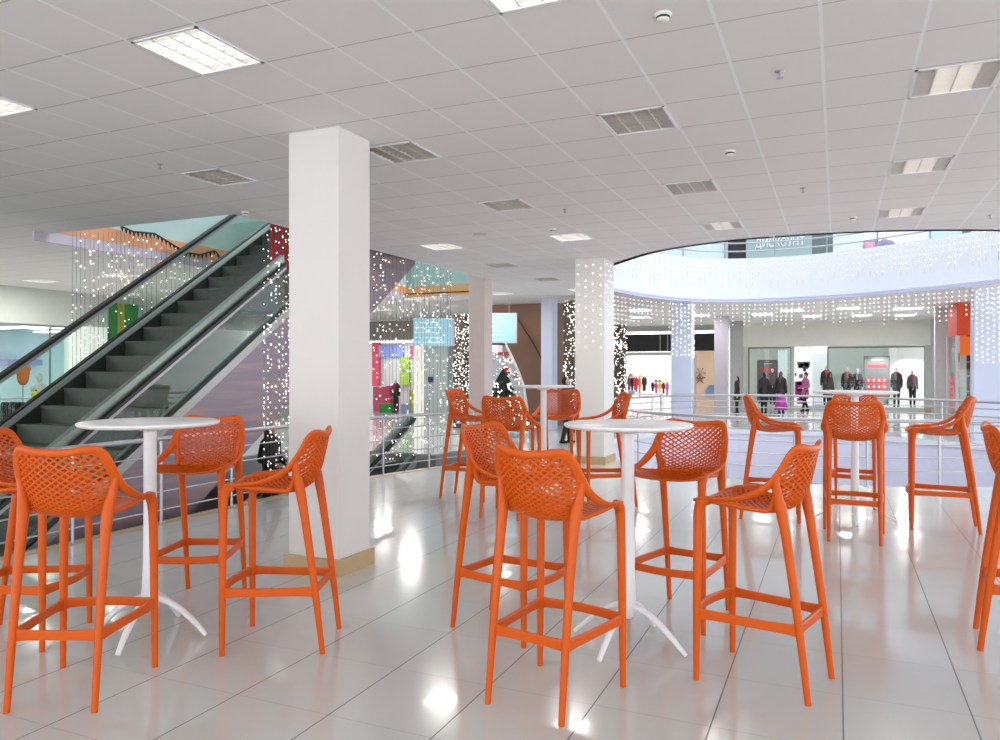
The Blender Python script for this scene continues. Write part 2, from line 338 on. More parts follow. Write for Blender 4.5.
column('column', -3.82, -3.36, 30.7, 31.1, 'thin grey far column against the left end of the grey shop', paint(176, 176, 176), False)

# ------------------------------------------------------------------ atrium: fascias, rails
def band(name, pts, z0, z1, th, m, parent=None, closed=True):
    mb = MB(); n = len(pts); ins = []
    for i in range(n):
        a = pts[(i - 1) % n] if (i or closed) else pts[0]; b = pts[(i + 1) % n] if (i < n - 1 or closed) else pts[-1]; t = (b - a).normalized(); nr = Vector((t.y, -t.x, 0)); ins.append(pts[i] + nr * th)
    vs = [(p.x, p.y, z) for q in (pts, ins) for z in (z0, z1) for p in q]
    fs = []
    for i in range(n if closed else n - 1):
        j = (i + 1) % n; fs += [(i, j, n + j, n + i), (2 * n + i, 3 * n + i, 3 * n + j, 2 * n + j), (n + i, n + j, 3 * n + j, 3 * n + i), (i, 2 * n + i, 2 * n + j, j)]
    mb.add(vs, fs, False); o = mb.build(name, m, parent); return o
struct(band('trim_1', ring, ZC - .0, ZC + 1.12, -.12, M_fascia))       # upper parapet
struct(band('trim_2', ring[40:105], ZC - .07, ZC - .002, .06, M_lav, closed=False))            # lip below it
struct(band('trim_3', ring, -1.36, -.025, -.12, paint(226, 229, 246)))
struct(band('trim_4', ring, -.13, -.026, .03, M_fascia))
def railing(name, pts, z0, top, mids, lab, post_sp=.9, rt=.024, rm=.008, rp=.016, grp=None, closed=False):
    t = thing(name, (0, 0, z0), lab, 'railing', grp)
    P = [Vector((p.x, p.y, 0)) for p in pts]
    MB().tube([p + Vector((0, 0, top)) for p in P], rt, 10, closed=closed).build('top_rail', M_steel, t)
    for z in mids: MB().tube([p + Vector((0, 0, z)) for p in P], rm, 6, closed=closed).build('rail', M_steel, t)
    acc = post_sp; N = len(P); 
    for i in range(N if closed else N - 1):
        a, b = P[i], P[(i + 1) % N]; L = (b - a).length
        while acc <= L:
            q = a.lerp(b, acc / L); MB().tube([(q.x, q.y, 0), (q.x, q.y, top)], rp, 8).lathe([(0, .012), (.04, .012), (.04, 0)], 12, (q.x, q.y)).build('post', M_steel, t); acc += post_sp
        acc -= L
    return t
def offset(pts, d):
    n = len(pts); out = []
    for i in range(n):
        t = (pts[(i + 1) % n] - pts[(i - 1) % n]).normalized(); out.append(pts[i] + Vector((t.y, -t.x, 0)) * d)
    return out
c0 = Vector((-.3, 16.6, 0))
def grow(pts, d): return [c0 + (p - c0) * (1 + d / (p - c0).length) for p in pts]
# opening edge of our level: everything except a stretch at the far side is one near railing and one far railing
g = grow(ring, .07)
near = g[-15:] + g[:32]; far = g[42:86]
railing('railing', near, 0, .90, (.22, .40, .58, .75), 'curved steel railing on the near edge of the round atrium', post_sp=.93)
railing('railing', [p for p in g[32:-15]], 0, .90, (.22, .40, .58, .75), 'curved steel railing along the opposite side of the round atrium', post_sp=1.6, rt=.03, rm=.014, rp=.02)
railing('railing', g, ZC + 1.12, .75, (.2, .42), 'thin steel railing on top of the upper floor parapet', post_sp=1.3, rt=.03, rm=.02, rp=.02, closed=True)
railing('railing', rail_path, 0, .88, (.14, .33, .52, .70), 'steel railing along the escalator well, running behind the left tables', post_sp=1.0)
mb = MB()
for p, q in zip(rail_path[:-1], rail_path[1:]):
    d = (q - p).normalized(); nr = Vector((d.y, -d.x, 0)) * .06
    mb.prism([p - nr, q - nr, q + nr, p + nr], (0, 0, .006))
struct(mb.build('trim_5', M_base))
band5 = MB()
wf = [Vector((x, y, 0)) for x, y in well_floor]
struct(band('trim_6', wf, -.45, -.025, .05, M_esc_light))

# upper floor beyond the atrium
struct(MB().box((-20, -7, 14), (12, 36, 14.1)).build('ceiling_upper_blocker', M_fascia))  # unseen roof added to shut out world light above the atrium
for nm_, a_, b_ in [('wall_upper_back_blocker', (-20, 36, ZC), (12, 36.2, 14)), ('wall_upper_left_blocker', (-20.2, -7, ZC), (-20, 36, 14)), ('wall_upper_right_blocker', (12, -7, ZC), (12.2, 36, 14)), ('wall_upper_front_blocker', (-20, -7.2, ZC), (12, -7, 14))]:
    struct(MB().box(a_, b_).build(nm_, M_fascia))  # unseen outer walls added to block world light around the upper floor
UZ = ZC + .9
def wallY(name, Y, px0, px1, z0, z1, m, th=.15):
    a = onY(px0, 300, Y); b = onY(px1, 300, Y); o = MB().box((a.x, Y, z0), (b.x, Y + th, z1)).build(name, m); return o
struct(wallY('wall_upper_pale', 27.2, 560, 729, UZ, 8, paint(206, 222, 228)))
UY = 27
def upanel(px0, px1, m, lab, nm):
    a = onY(px0, 300, UY); b = onY(px1, 300, UY)
    return tag(MB().box((a.x, UY, UZ), (b.x, UY + .12, 7.6)).build(nm, m), lab, 'shopfront')
upanel(728, 746, paint(30, 32, 34), 'black doorway panel on the upper floor above the atrium parapet', 'shopfront')
sg = thing('shop_sign', onY(778, 243, UY - .06), 'grey green upper floor shop sign with faint pale letters', 'sign')
a = onY(746, 300, UY - .05).x - sg.location.x; b = onY(812, 300, UY - .05).x - sg.location.x
MB().box((a, 0, UZ - sg.location.z), (b, .1, 7.6 - sg.location.z)).build('sign_board', paint(150, 172, 170), sg)
def text(body, size, m, parent, loc, rot=(PI / 2, 0, 0), ext=.01, name='lettering', sx=1):
    cu = bpy.data.curves.new(name, 'FONT'); cu.body = body; cu.size = size; cu.extrude = ext; cu.align_x = 'CENTER'; cu.align_y = 'CENTER'
    o = bpy.data.objects.new(name, cu); C.objects.link(o); dg = bpy.context.evaluated_depsgraph_get()
    me = bpy.data.meshes.new_from_object(o.evaluated_get(dg)); bpy.data.objects.remove(o); me.materials.clear(); me.materials.append(m)
    q = bpy.data.objects.new(name, me); C.objects.link(q); q.parent = parent; q.location = loc; q.rotation_euler = rot; q.scale = (sx, 1, 1); return q
text('ДИСКОУНТ', .38, paint(232, 240, 244), sg, (.05, -.02, -.0), sx=.72)
upanel(812, 833, paint(96, 112, 108), 'dark grey shop panel on the upper floor right of the pale sign', 'shopfront')
upanel(833, 862, paint(208, 226, 234), 'pale blue shop window panel on the upper floor', 'shopfront')
ph = upanel(862, 905, paint(238, 242, 248), 'white shop window with pink patterned display on the upper floor', 'shopfront')
for k in range(26):
    q = onY(863 + random.random() * 32, 241 + random.random() * 11, UY - .02)
    MB().lathe([(0, -.02), (.1, -.02), (.1, .02), (0, .02)], 6).build('window_decal', paint(206, 150, 176) if k % 2 else paint(140, 140, 170), ph).matrix_world = Matrix.Translation(q) @ Matrix.Rotation(PI / 2, 4, 'X') @ Matrix.Scale(.5 + random.random(), 4)
upanel(905, 928, paint(222, 234, 240), 'very pale upper floor wall panel near the ceiling edge', 'shopfront')
upanel(928, 962, paint(190, 214, 226), 'light blue upper floor panel at the right end of the upper shops', 'shopfront')
upanel(962, 971, paint(96, 116, 112), 'small dark upper floor opening near the right edge', 'shopfront')
upanel(971, 1080, paint(206, 224, 238), 'pale blue upper floor wall at the far right', 'shopfront')

# ------------------------------------------------------------------ fairy lights
def curtain(name, strands, lab, r=.013, wire=True, m=M_bead, wr=.0022, cat='string lights', group=None):
    """strands: (top point, length, [bead drops])"""
    t = thing(name, strands[0][0], lab, cat, group); t['kind'] = 'stuff'; o0 = Vector(strands[0][0]); b = MB(); wv = MB()
    for top, L, drops in strands:
        p = Vector(top) - o0
        if wire: wv.tube([p, p - Vector((0, 0, L))], wr, 3, caps=False)
        for d in drops: b.octa(p - Vector((random.uniform(-.008, .008), random.uniform(-.008, .008), d)), r)
    x = b.build('bulbs', m, t, False); x['kind'] = 'stuff'
    if wire: y = wv.build('cables', M_wire, t, False); y['kind'] = 'stuff'
    return t
def rnd(n, L): return [random.uniform(.02, L) for _ in range(n)]
S = []
px = 374
while px < 453:
    p = onX(px, 300, -6.72); S.append(((-6.72, p.y, ZC), 3.4, rnd(17, 3.4))); px += random.uniform(2.2, 4.2)
curtain('light_curtain', S, 'curtain of hanging fairy lights between the square column and the pinkish column', .0105, wr=.003)
S = []
for px in [264, 268, 271, 276, 279, 283, 286, 289]:
    p = onX(px, 300, -6.72); S.append(((-6.72, p.y, ZC), 3.2, rnd(34, 3.3)))
curtain('light_curtain', S, 'narrow strands of fairy lights hanging just left of the square column', .009)
S = []
def scal(px):  # top row of the curtain seen through the escalator glass
    if px < 122: return 232
    k = [(122, 226), (133, 231), (155, 233), (168, 241), (186, 252), (200, 254), (215, 250), (224, 262)]
    for a, b in zip(k[:-1], k[1:]):
        if px <= b[0]: return a[1] + (b[1] - a[1]) * (px - a[0]) / (b[0] - a[0])
    return 262
px = 72.5
while px < 224:
    p = onX(px, scal(px), -9.93); S.append((p, p.z - 1.0, rnd(12, p.z - 1.0))); px += random.uniform(3.8, 5.2)
curtain('light_curtain', S, 'wide curtain of fairy light strings beyond the escalator at left', .0105, wr=.003)
gp = [onX(px_, scal(px_) + .5, -9.90) for px_ in range(122, 224, 2)]
gt = thing('garland', gp[0], 'dark scalloped garland above the fairy light strings beyond the escalator', 'garland')
go = MB(); go.tube([p - gp[0] for p in gp], .014, 6); go.build('cable', M_esc_dark, gt)
gl = MB()
for p in gp[::2]:
    q = p - gp[0]; gl.lathe([(.0, 0), (.03, 0), (.008, -.07), (0, -.07)], 6, (0, 0)) if False else gl.prism([q + Vector((0, -.03, 0)), q + Vector((0, .03, 0)), q + Vector((0, 0, -.08))], (.01, 0, 0))
x = gl.build('pennants', M_esc_dark, gt)
# atrium icicles
def ringpt(i): return g[i % len(g)]
S = []; rr = grow(ring, .12); N = len(rr); i = 38.0
inner = grow(ring, -.09)
while i < 100:
    p = rr[int(i) % N].lerp(rr[(int(i) + 1) % N], i % 1); n = random.choice([3, 4, 5, 6, 6, 7])
    S.append(((p.x, p.y, ZC - .08), n * .105, [.06 + k * .105 for k in range(n)])); i += random.uniform(.4, .75)
curtain('icicle_lights', S, 'rows of icicle fairy lights hanging under the upper floor edge around the atrium', .0145, m=M_beadw)
S = []; i = 30.0; j = 0
while i < 100:
    p = inner[int(i) % N].lerp(inner[(int(i) + 1) % N], i % 1); L = .45 + .35 * abs(math.sin(j * .75)); n = int(L / .14)
    S.append(((p.x, p.y, ZC + 1.1), L, [.05 + k * .14 for k in range(n)])); i += .62; j += 1
curtain('icicle_lights', S, 'scalloped fairy light strings draped over the pale upper floor parapet', .014, m=M_beadw)
def netlights(x0, x1, y0, y1, z0, z1, nx, nz, lab, r, rn=.3):
    S = []
    faces = [((x0, y0 - .012), (x1, y0 - .012)), ((x1 + .012, y0), (x1 + .012, y1))]
    for a, b in faces:
        for k in range(nx):
            t = (k + .5) / nx; S.append(((a[0] + (b[0] - a[0]) * t, a[1] + (b[1] - a[1]) * t, z1), z1 - z0, [((q + .5 * (k % 2) + random.uniform(-rn, rn)) / nz) * (z1 - z0) for q in range(nz)]))
    return curtain('net_lights', S, lab, r, wire=False)
netlights(-4.1, -3.58, 12.42, 13.02, 1.9, 3.4, 4, 9, 'net of fairy lights wrapped round the top half of the middle white column', .009)
netlights(P1.x - .28, P1.x + .28, P1.y, P1.y + .5, 1.9, 3.4, 5, 11, 'net of fairy lights on the top of the pale blue atrium column across the void', .0125)
netlights(P2.x - .26, P2.x + .3, P2.y, P2.y + .5, 1.7, 3.4, 5, 14, 'grid of fairy lights on the pale blue atrium column at the right edge', .011, .05)
# dark lattice pillars wrapped with dense lights
def litpillar(p, wd, h, n, lab, r=.014, z0=0):
    t = thing('light_wrapped_pillar', (p.x, p.y, z0), lab, 'pillar')
    MB().box((-wd / 2, -wd / 2, 0), (wd / 2, wd / 2, h)).build('pillar', M_dbrown, t)
    b = MB()
    for _ in range(n):
        z = random.uniform(.05, h); u = random.uniform(-wd / 2, wd / 2)
        b.octa((u, -wd / 2 - .012, z) if random.random() < .6 else ((wd / 2 + .012, u, z)), r)
    b.build('fairy_lights', M_bead, t, False)['kind'] = 'stuff'
    return t
q = at(462, 428, 0); litpillar(q, .36, 3.1, 420, 'dark pillar wrapped in dense fairy lights left of the pinkish column')
q = at(573, 432, 0); litpillar(q, .38, 3.35, 360, 'dark pillar wrapped in fairy lights left of the middle dotted column')
q = at(619.5, 410, 0); lp = litpillar(q, .46, 3.35, 250, 'light-wrapped brown pillar with a white letter, right of the middle column', .018)
text('N', .5, paint(250, 250, 250, .5, .8), lp, (0, -.28, 2.55), ext=.03)

# ------------------------------------------------------------------ bar stool
X1 = dict(z=0)
def shell_profiles():
    cen = cr([(0, -.232, .762), (0, -.15, .748), (0, -.05, .738), (0, .05, .738), (0, .115, .752), (0, .165, .79), (0, .195, .85), (0, .215, .93), (0, .23, 1.018)], 8)
    edg = cr([(.186, -.205, .778), (.20, -.14, .788), (.196, -.05, .778), (.182, .03, .768), (.168, .085, .765), (.168, .11, .80), (.178, .122, .86), (.184, .142, .94), (.165, .195, 1.02)], 8)
    def resample(P, n):
        L = [0]
        for a, b in zip(P[:-1], P[1:]): L.append(L[-1] + (b - a).length)
        out = []; j = 0
        for i in range(n + 1):
            s = L[-1] * i / n
            while j < len(L) - 2 and L[j + 1] < s: j += 1
            out.append(P[j].lerp(P[j + 1], min(1, max(0, (s - L[j]) / (L[j + 1] - L[j])))))
        return out
    n = 200; return cen, edg
CEN, EDG = shell_profiles(); NP = len(CEN) - 1
def shell(u, v):  # u -1..1, v 0..1
    t = v * NP; i = min(int(t), NP - 1); f = t - i; c = CEN[i].lerp(CEN[i + 1], f); e = EDG[i].lerp(EDG[i + 1], f)
    a = abs(u) ** 2.1; return Vector((u * e.x, c.y + (e.y - c.y) * a, c.z + (e.z - c.z) * a))
def shell_n(u, v):
    h = .01; du = shell(min(1, u + h), v) - shell(max(-1, u - h), v); dv = shell(u, min(1, v + h)) - shell(u, max(0, v - h)); return du.cross(dv).normalized()
VS = 4.35 / 8
def net(v0, v1, NU, NV, fill, th=.0055):
    mb = MB(); U = lambda i: -1 + 2 * i / NU; V = lambda j: v0 + (v1 - v0) * j / NV
    sh8 = [(1, 0), (.52, .52), (0, 1), (-.52, .52), (-1, 0), (-.52, -.52), (0, -1), (.52, -.52)]
    for i in range(0, NU + 1):
        for j in range(0, NV + 1):
            if (i + j) % 2 == 0: continue
            solid = i <= 0 or i >= NU or j <= 0 or j >= NV
            outer = [(i + a, j + b) for a, b in [(1, 0), (.5, .5), (0, 1), (-.5, .5), (-1, 0), (-.5, -.5), (0, -1), (.5, -.5)]]
            outer = [(min(NU, max(0, a)), min(NV, max(0, b))) for a, b in outer]
            inner = [(i + a * fill, j + b * fill) for a, b in sh8]
            def P(q, s):
                u, v = U(q[0]), V(q[1]); return shell(u, v) + shell_n(u, v) * (th * s)
            if solid:
                for s in (1, -1): mb.add([P(q, s) for q in outer], [tuple(range(8))], True)
            else:
                vs = [P(q, 1) for q in outer] + [P(q, 1) for q in inner] + [P(q, -1) for q in inner] + [P(q, -1) for q in outer]; fs = []
                for k in range(8):
                    l = (k + 1) % 8; fs += [(k, l, 8 + l, 8 + k), (8 + k, 8 + l, 16 + l, 16 + k), (16 + k, 16 + l, 24 + l, 24 + k)]
                mb.add(vs, fs, False)
    return mb
def make_stool():
    t = thing('bar_stool', (0, 0, 0), 'x', 'stool', 'orange bar stools')
    net(0.0, VS, 20, 28, .63).build('seat', M_orange, t, False); net(VS, 1.0, 20, 24, .64).build('backrest', M_orange, t, False)
    half = [(.0, .234, 1.020), (.07, .230, 1.024), (.125, .216, 1.032), (.160, .196, 1.026), (.178, .176, .995), (.191, .148, .94), (.203, .108, .88), (.217, .05, .836), (.2185, -.03, .808), (.213, -.12, .797), (.203, -.18, .790), (.186, -.216, .780), (.14, -.234, .770), (.07, -.242, .764)]
    wd = [(0, 0, -1), (0, 0, -1), (-.3, 0, -1), (-1, .3, -1), (-1, .35, -.4), (-1, .35, -.2), (-1, .4, -.4), (-1, .2, -.8), (-1, 0, -.6), (-1, 0, -.5), (-1, .2, -.4), (-.7, .8, -.2), (-.2, 1, -.1), (0, 1, -.05)]
    rad = [.016, .016, .017, .018, .020, .021, .021, .020, .018, .018, .019, .019, .015, .012]
    full = half + [(0, -.243, .763)] + [(-x, y, z) for x, y, z in reversed(half[1:])]
    wf_ = wd + [(0, 1, 0)] + [(-x, y, z) for x, y, z in reversed(wd[1:])]; rf = rad + [.013] + list(reversed(rad[1:]))
    n = 5; P = cr(full, n, True); Wd = [v.normalized() for v in cr(wf_, n, True)]; R = crs(rf, n, True)
    mb = MB(); mb.tube(P, R, 10, Wd, .46, closed=True)
    for sx in (1, -1):  # seat edge beams
        e = [Vector((sx * q.x, q.y, q.z)) for q in EDG[0:int(NP * 7.4 / 8)]]; mb.tube(e, .0105, 8, Vector((1, 0, 0)))
    # lower lip closing the seat front
    mb.build('frame', M_orange, t)
    for sx in (1, -1):
        P = cr([(sx * .208, -.209, 0), (sx * .205, -.208, .33), (sx * .201, -.206, .64), (sx * .198, -.203, .735), (sx * .198, -.188, .775), (sx * .203, -.150, .79)], 6)
        MB().tube(P, crs([.0125, .0165, .0185, .021, .023, .017], 6), 12, Vector((1, 0, 0)), 1.05).build('leg', M_orange, t)
        P = cr([(sx * .172, .252, 0), (sx * .171, .212, .33), (sx * .170, .168, .64), (sx * .172, .146, .77), (sx * .182, .132, .84), (sx * .198, .128, .92)], 6)
        MB().tube(P, crs([.0125, .0165, .0195, .023, .019, .012], 6), 12, Vector((1, 0, 0)), 1.05).build('leg', M_orange, t)
    zb = .292
    def bar(a, b, bow, nm, wz=.019):
        a = Vector(a); b = Vector(b); P = []; R = []; N = 12
        for k in range(N + 1):
            s = k / N; p = a.lerp(b, s) + Vector(bow) * math.sin(PI * s); P.append(p); R.append(wz * (1 + .35 * abs(2 * s - 1) ** 5))
        mb = MB(); rings = []
        for i, p in enumerate(P):
            tt = (P[min(N, i + 1)] - P[max(0, i - 1)]).normalized(); sd = tt.cross(Vector((0, 0, 1))).normalized() * .0075; r = R[i]
            rings += [p + sd * .6 + Vector((0, 0, r)), p + sd + Vector((0, 0, r * .7)), p + sd - Vector((0, 0, r)), p - sd - Vector((0, 0, r)), p - sd + Vector((0, 0, r * .7)), p - sd * .6 + Vector((0, 0, r))]
        mb.add(rings, [(i * 6 + k, i * 6 + (k + 1) % 6, (i + 1) * 6 + (k + 1) % 6, (i + 1) * 6 + k) for i in range(N) for k in range(6)], False)
        mb.build(nm, M_orange, t)
    bar((-.205, -.208, zb), (.205, -.208, zb), (0, -.035, 0), 'footrest'); bar((-.171, .211, zb), (.171, .211, zb), (0, 0, 0), 'stretcher')
    for sx in (1, -1): bar((sx * .205, -.208, zb), (sx * .171, .211, zb), (sx * .004, 0, 0), 'stretcher')
    return t
stools = [
 ((-3.476, 2.665, 3.571, 1.183), 'orange bar stool with its back to us, nearest the camera at the left table'),
 ((-4.445, 3.021, 1.979, 1.180), 'orange bar stool cut by the left edge of the photo'),
 ((-4.026, 3.967, .413, 1.209), 'orange bar stool behind the left table, facing us'),
 ((-3.007, 3.584, 5.113, 1.200), 'orange bar stool in front of the big white column, facing left'),
 ((-1.274, 3.563, 2.952, 1.180), 'orange bar stool with its back to us, nearest the camera at the middle table'),
 ((-1.846, 4.349, 1.379, 1.203), 'orange bar stool at the left of the middle table, partly hidden by the nearest stool'),
 ((-.929, 4.991, 6.072, 1.205), 'orange bar stool behind the middle white table, facing us'),
 ((-.363, 4.176, 4.461, 1.182), 'orange bar stool right of the middle table, facing left'),
 ((-.641, 8.727, 1.641, 1.262), 'orange bar stool at the left of the right-hand far table, seen from its side'),
 ((.148, 8.031, 3.138, 1.256), 'orange bar stool squarely showing its back in front of the right-hand far table'),
 ((.166, 9.940, 6.160, 1.255), 'orange bar stool behind the right-hand far table, mostly hidden'),
 ((.964, 8.865, 4.665, 1.271), 'orange bar stool at the right of the right-hand far table, seen from its side'),
 ((1.072, 5.250, 1.480, 1.226), 'orange bar stool cut by the right edge of the photo'),
 ((-4.182, 8.563, 1.619, 1.295), 'orange bar stool at the left of the far centre table, beside the light curtain'),
 ((-3.307, 7.738, 3.172, 1.258), 'orange bar stool with its back to us at the far centre table'),
 ((-3.360, 9.456, .073, 1.276), 'orange bar stool behind the far centre table, facing us'),
 ((-2.518, 8.779, 5.235, 1.266), 'orange bar stool right of the far centre table, in front of the dotted column')]
st0 = make_stool()
for i, ((x, y, a, s), lab) in enumerate(stools):
    o = st0 if i == 0 else copy_thing(st0)
    o.location = (x, y, 0); o.rotation_euler = (0, 0, a); o.scale = (s, s, s); o['label'] = lab

# ------------------------------------------------------------------ tables
def table(x, y, h, r, ang, lab, fr=.355):
    t = thing('bar_table', (x, y, 0), lab, 'table', 'white round bar tables', rz=ang)
    MB().lathe([(0, h - .028), (r - .03, h - .028), (r - .008, h - .022), (r, h - .012), (r - .002, h - .004), (r - .012, h), (0, h)], 64).build('tabletop', M_white, t)
    MB().lathe([(0, h - .05), (.08, h - .05), (.08, h - .028)], 24).lathe([(.08, h - .05), (.042, h - .06)], 24).build('top_bracket', M_white, t)
    MB().lathe([(.037, h - .05), (.037, .75), (.040, .45), (.046, .30), (.052, .24), (.045, .19), (.03, .16), (0, .155)], 24).build('pedestal', M_white, t)
    for k in range(4):
        c, s = math.cos(k * PI / 2), math.sin(k * PI / 2)
        prof = cr([(.012, 0, .25), (.05, 0, .232), (.12, 0, .205), (.20, 0, .155), (.28, 0, .085), (fr, 0, .014)], 6)
        MB().tube([(p.x * c, p.x * s, p.z) for p in prof], crs([.024, .026, .024, .022, .019, .015], 6), 10, Vector((-s, c, 0)), .8).build('leg', M_white, t)
    return t
table(-1.110, 4.342, 1.289, .372, math.radians(-12), 'white round pedestal bar table in the middle foreground')
table(-3.771, 3.327, 1.291, .395, math.radians(20), 'white round pedestal bar table at the left, before the escalator', .345)
table(.174, 8.896, 1.372, .42, math.radians(-88), 'white round pedestal bar table at the right, close to the atrium railing', .40)
table(-3.28, 8.72, 1.405, .375, math.radians(30), 'white round pedestal bar table far back in the centre', .36)

# ------------------------------------------------------------------ escalators
def escalator(xr, xl, y0, y1, zf, lab, ytop, hrz=.62):
    """inclined along +Y; zf(y) height of the balustrade deck"""
    t = thing('escalator', (xr, y0, 0), lab, 'escalator'); inv = Vector((-xr, -y0, 0))
    def slopebox(x0, x1, ya, yb, da, db, nm, m, par=t):
        P = [Vector((x0, ya, zf(ya) + da)), Vector((x0, yb, zf(yb) + da)), Vector((x0, yb, zf(yb) + db)), Vector((x0, ya, zf(ya) + db))]
        o = MB().prism([p + inv for p in P], (x1 - x0, 0, 0)).build(nm, m, par); return o
    slopebox(xr - .03, xr, y0, y1, -1.37, -.13, 'side_cladding', M_clad); slopebox(xl, xl + .03, y0, y1, -1.37, -.13, 'side_cladding', M_clad)
    slopebox(xl + .03, xr - .03, y0, y1, -1.37, -1.33, 'underside', M_clad)
    for a, sg_ in ((xr, 1), (xl, -1)):
        slopebox(a + .015 * sg_, a - .10 * sg_, y0, y1, -.13, -.01, 'deck', M_esc_light)
        slopebox(a - .005 * sg_, a - .07 * sg_, y0, y1, -.01, .02, 'deck_channel', M_esc_black)
        slopebox(a - .10 * sg_, a - .22 * sg_, y0, y1, -.10, -.03, 'inner_deck', M_esc_green)
        slopebox(a - .20 * sg_, a - .23 * sg_, y0, y1, -.45, -.03, 'skirt', M_esc_dark)
        yt = ytop if sg_ == 1 else y1
        slopebox(a - .045 * sg_, a - .057 * sg_, y0, yt, .02, hrz - .09, 'glass_panel', M_glass)
        slopebox(a - .02 * sg_, a - .085 * sg_, y0, yt, hrz - .09, hrz - .04, 'handrail_track', M_esc_light)
        if sg_ == 1: slopebox(a - .0 * sg_, a - .11 * sg_, y0, yt, hrz - .04, hrz + .005, 'handrail', M_esc_black); slopebox(a - .06 * sg_, a - .14 * sg_, y0, yt, hrz + .005, hrz + .115, 'handrail_guard', M_esc_green)
        else: slopebox(a - .0 * sg_, a - .11 * sg_, y0, y1, hrz - .03, hrz + .02, 'handrail', M_esc_black)
    p = .32; y = y0
    while y < y1 - .3:
        z = zf(y) - .06; dz = zf(y + p) - zf(y)
        if zf(y1) < zf(y0): z = zf(y + p) - .06; 
        b = MB(); b.box((xl + .23 - xr, y - y0, z - .25), (-.23, y + p - y0 + .02, z)); b.box((xl + .23 - xr, y - y0 - .012, z - .03), (-.23, y - y0 + .02, z + .002)); b.build('step', M_step, t); y += p
    return t
escalator(-7.0, -9.7, -.4, 12.0, lambda y: .688 * y - 3.38, 'long dark escalator with glass sides rising to the upper floor behind the left tables', 8.5)
# descending escalator under the first one, its black handrail loop at our floor edge
escalator(-7.15, -8.9, 6.6, 12.3, lambda y: .0 + min(0, (y - 11.2)) * .62 - .02, 'descending escalator with black handrails beyond the railing right of the square column', 12.3, .72)
# ------------------------------------------------------------------ walls and shops
def box(name, a, b, m): return MB().box(a, b).build(name, m)
struct(box('wall_escalator_well_left', (-10.12, -1.2, ZC + .05), (-10.0, 16.7, 5.4), paint(190, 212, 208)))
f1 = struct(box('trim_7', (-10.02, 6.9, ZC - .12), (-9.985, 16.6, ZC + .03), paint(198, 186, 200)))
f2 = struct(box('trim_8', (-10.02, 6.9, ZC + .03), (-9.98, 16.6, ZC + .24), paint(232, 164, 120)))
struct(box('trim_9', (-10.0, 16.6, ZC - .06), (-8.0, 16.66, ZC + .2), paint(206, 158, 108)))
struct(box('wall_upper_far', (-12, 16.9, ZC + .16), (-6.6, 17.0, 5.4), paint(160, 186, 182)))
struct(box('wall_escalator_well_right', (-6.68, 7.13, ZC + .03), (-6.6, 14.3, 5.4), paint(200, 210, 206)))
struct(box('wall_escalator_well_front', (-10, 7.05, ZC + .03), (-6.6, 7.13, 5.4), paint(200, 210, 206)))
q0, q1 = onX(271, 262, -7.7), onX(296, 262, -7.7)
tag(box('red_banner', (-7.72, q0.y, 3.12), (-7.68, q1.y, 5.2), paint(150, 22, 34)), 'dark red banner hanging beside the top of the escalator', 'banner')
# left wall with shop window
XL = -17.0
struct(box('wall_left', (XL - .2, 2, 2.65), (XL, 24.2, ZC), paint(190, 196, 188)))
struct(box('wall_left_pier', (XL - .2, 2, 0), (XL, 10.2, 2.65), M_wallw))
a = onX(70, 300, XL).y; b_ = onX(104, 300, XL).y
tag(box('white_pillar', (XL - .2, a, 0), (XL + .12, b_, 2.66), paint(244, 244, 240, .6, .25)), 'bright white lit wall panel beside the left shop window', 'wall panel')  # glow put into the paint stands for light on this panel
struct(box('wall_left_rear', (XL - .2, b_, 0), (XL, 24.2, 2.65), paint(160, 166, 160)))
struct(box('wall_left_shop_back', (XL - 9.2, -2, -.05), (XL - 9, 20, ZC), paint(206, 226, 230)))
struct(box('wall_left_shop_side', (XL - 9.2, 20.5, 0), (XL - .2, 20.6, 2.9), paint(206, 226, 230)))
struct(box('ceiling_left_shop', (XL - 9.2, -2, 2.9), (XL - .2, 20, 2.95), paint(186, 212, 214)))
struct(box('floor_left_shop', (XL - 9.2, -2, -.02), (XL - .2, 20, 0), paint(190, 196, 196, .3)))
for k, (px_, py_) in enumerate([(12, 327), (52, 327), (10, 332), (56, 331), (30, 336), (14, 341), (46, 340), (28, 345), (60, 344)]):
    p = at(px_, py_, 2.9)
    if p.x > XL - .5 or p.x < XL - 8.7: continue
    tag(box('ceiling_light_panel', (p.x - .9, p.y - .18, 2.86), (p.x + .9, p.y + .18, 2.895), M_lampon), 'bright strip light on the ceiling inside the left shop', 'ceiling light', 'strip lights in the left shop')
for yy_ in (11, 14.5, 18): lampglow(XL - 4, yy_, 110, 2.84, 1.2)
wn = thing('window_1', (XL - .05, 10.2, 0), 'x', 'x'); del wn['label']; del wn['category']; wn['kind'] = 'structure'
MB().box((0, 0, .1), (.012, a - 10.2, 2.62)).build('pane', M_sglass, wn)
fr = MB(); 
for y_ in (0, 1.95): fr.box((-.01, y_, 0), (.025, y_ + .03, 2.65))
fr.box((-.01, 0, 2.6), (.03, a - 10.2, 2.66)); fr.box((-.01, 0, 0), (.03, a - 10.2, .1)); fr.build('window_frame', paint(120, 124, 118), wn)
for px0, px1, col, lab in [(111, 117, (40, 130, 58), 'dark green wall panel at the left end of the striped wall'), (117.5, 125, (150, 160, 48), 'olive yellow wall panel in the striped green wall'), (125.5, 137, (50, 136, 62), 'wide green wall panel in the striped wall beyond the escalator'), (138, 144, (150, 172, 172), 'grey blue wall panel right of the green panels')]:
    y0 = onX(px0, 300, XL + .1).y; y1 = onX(px1, 300, XL + .1).y
    tag(box('wall_panel', (XL + .02, y0, 1.2), (XL + .1, y1, 3.3), paint(*col)), lab, 'wall panel', 'striped wall panels')
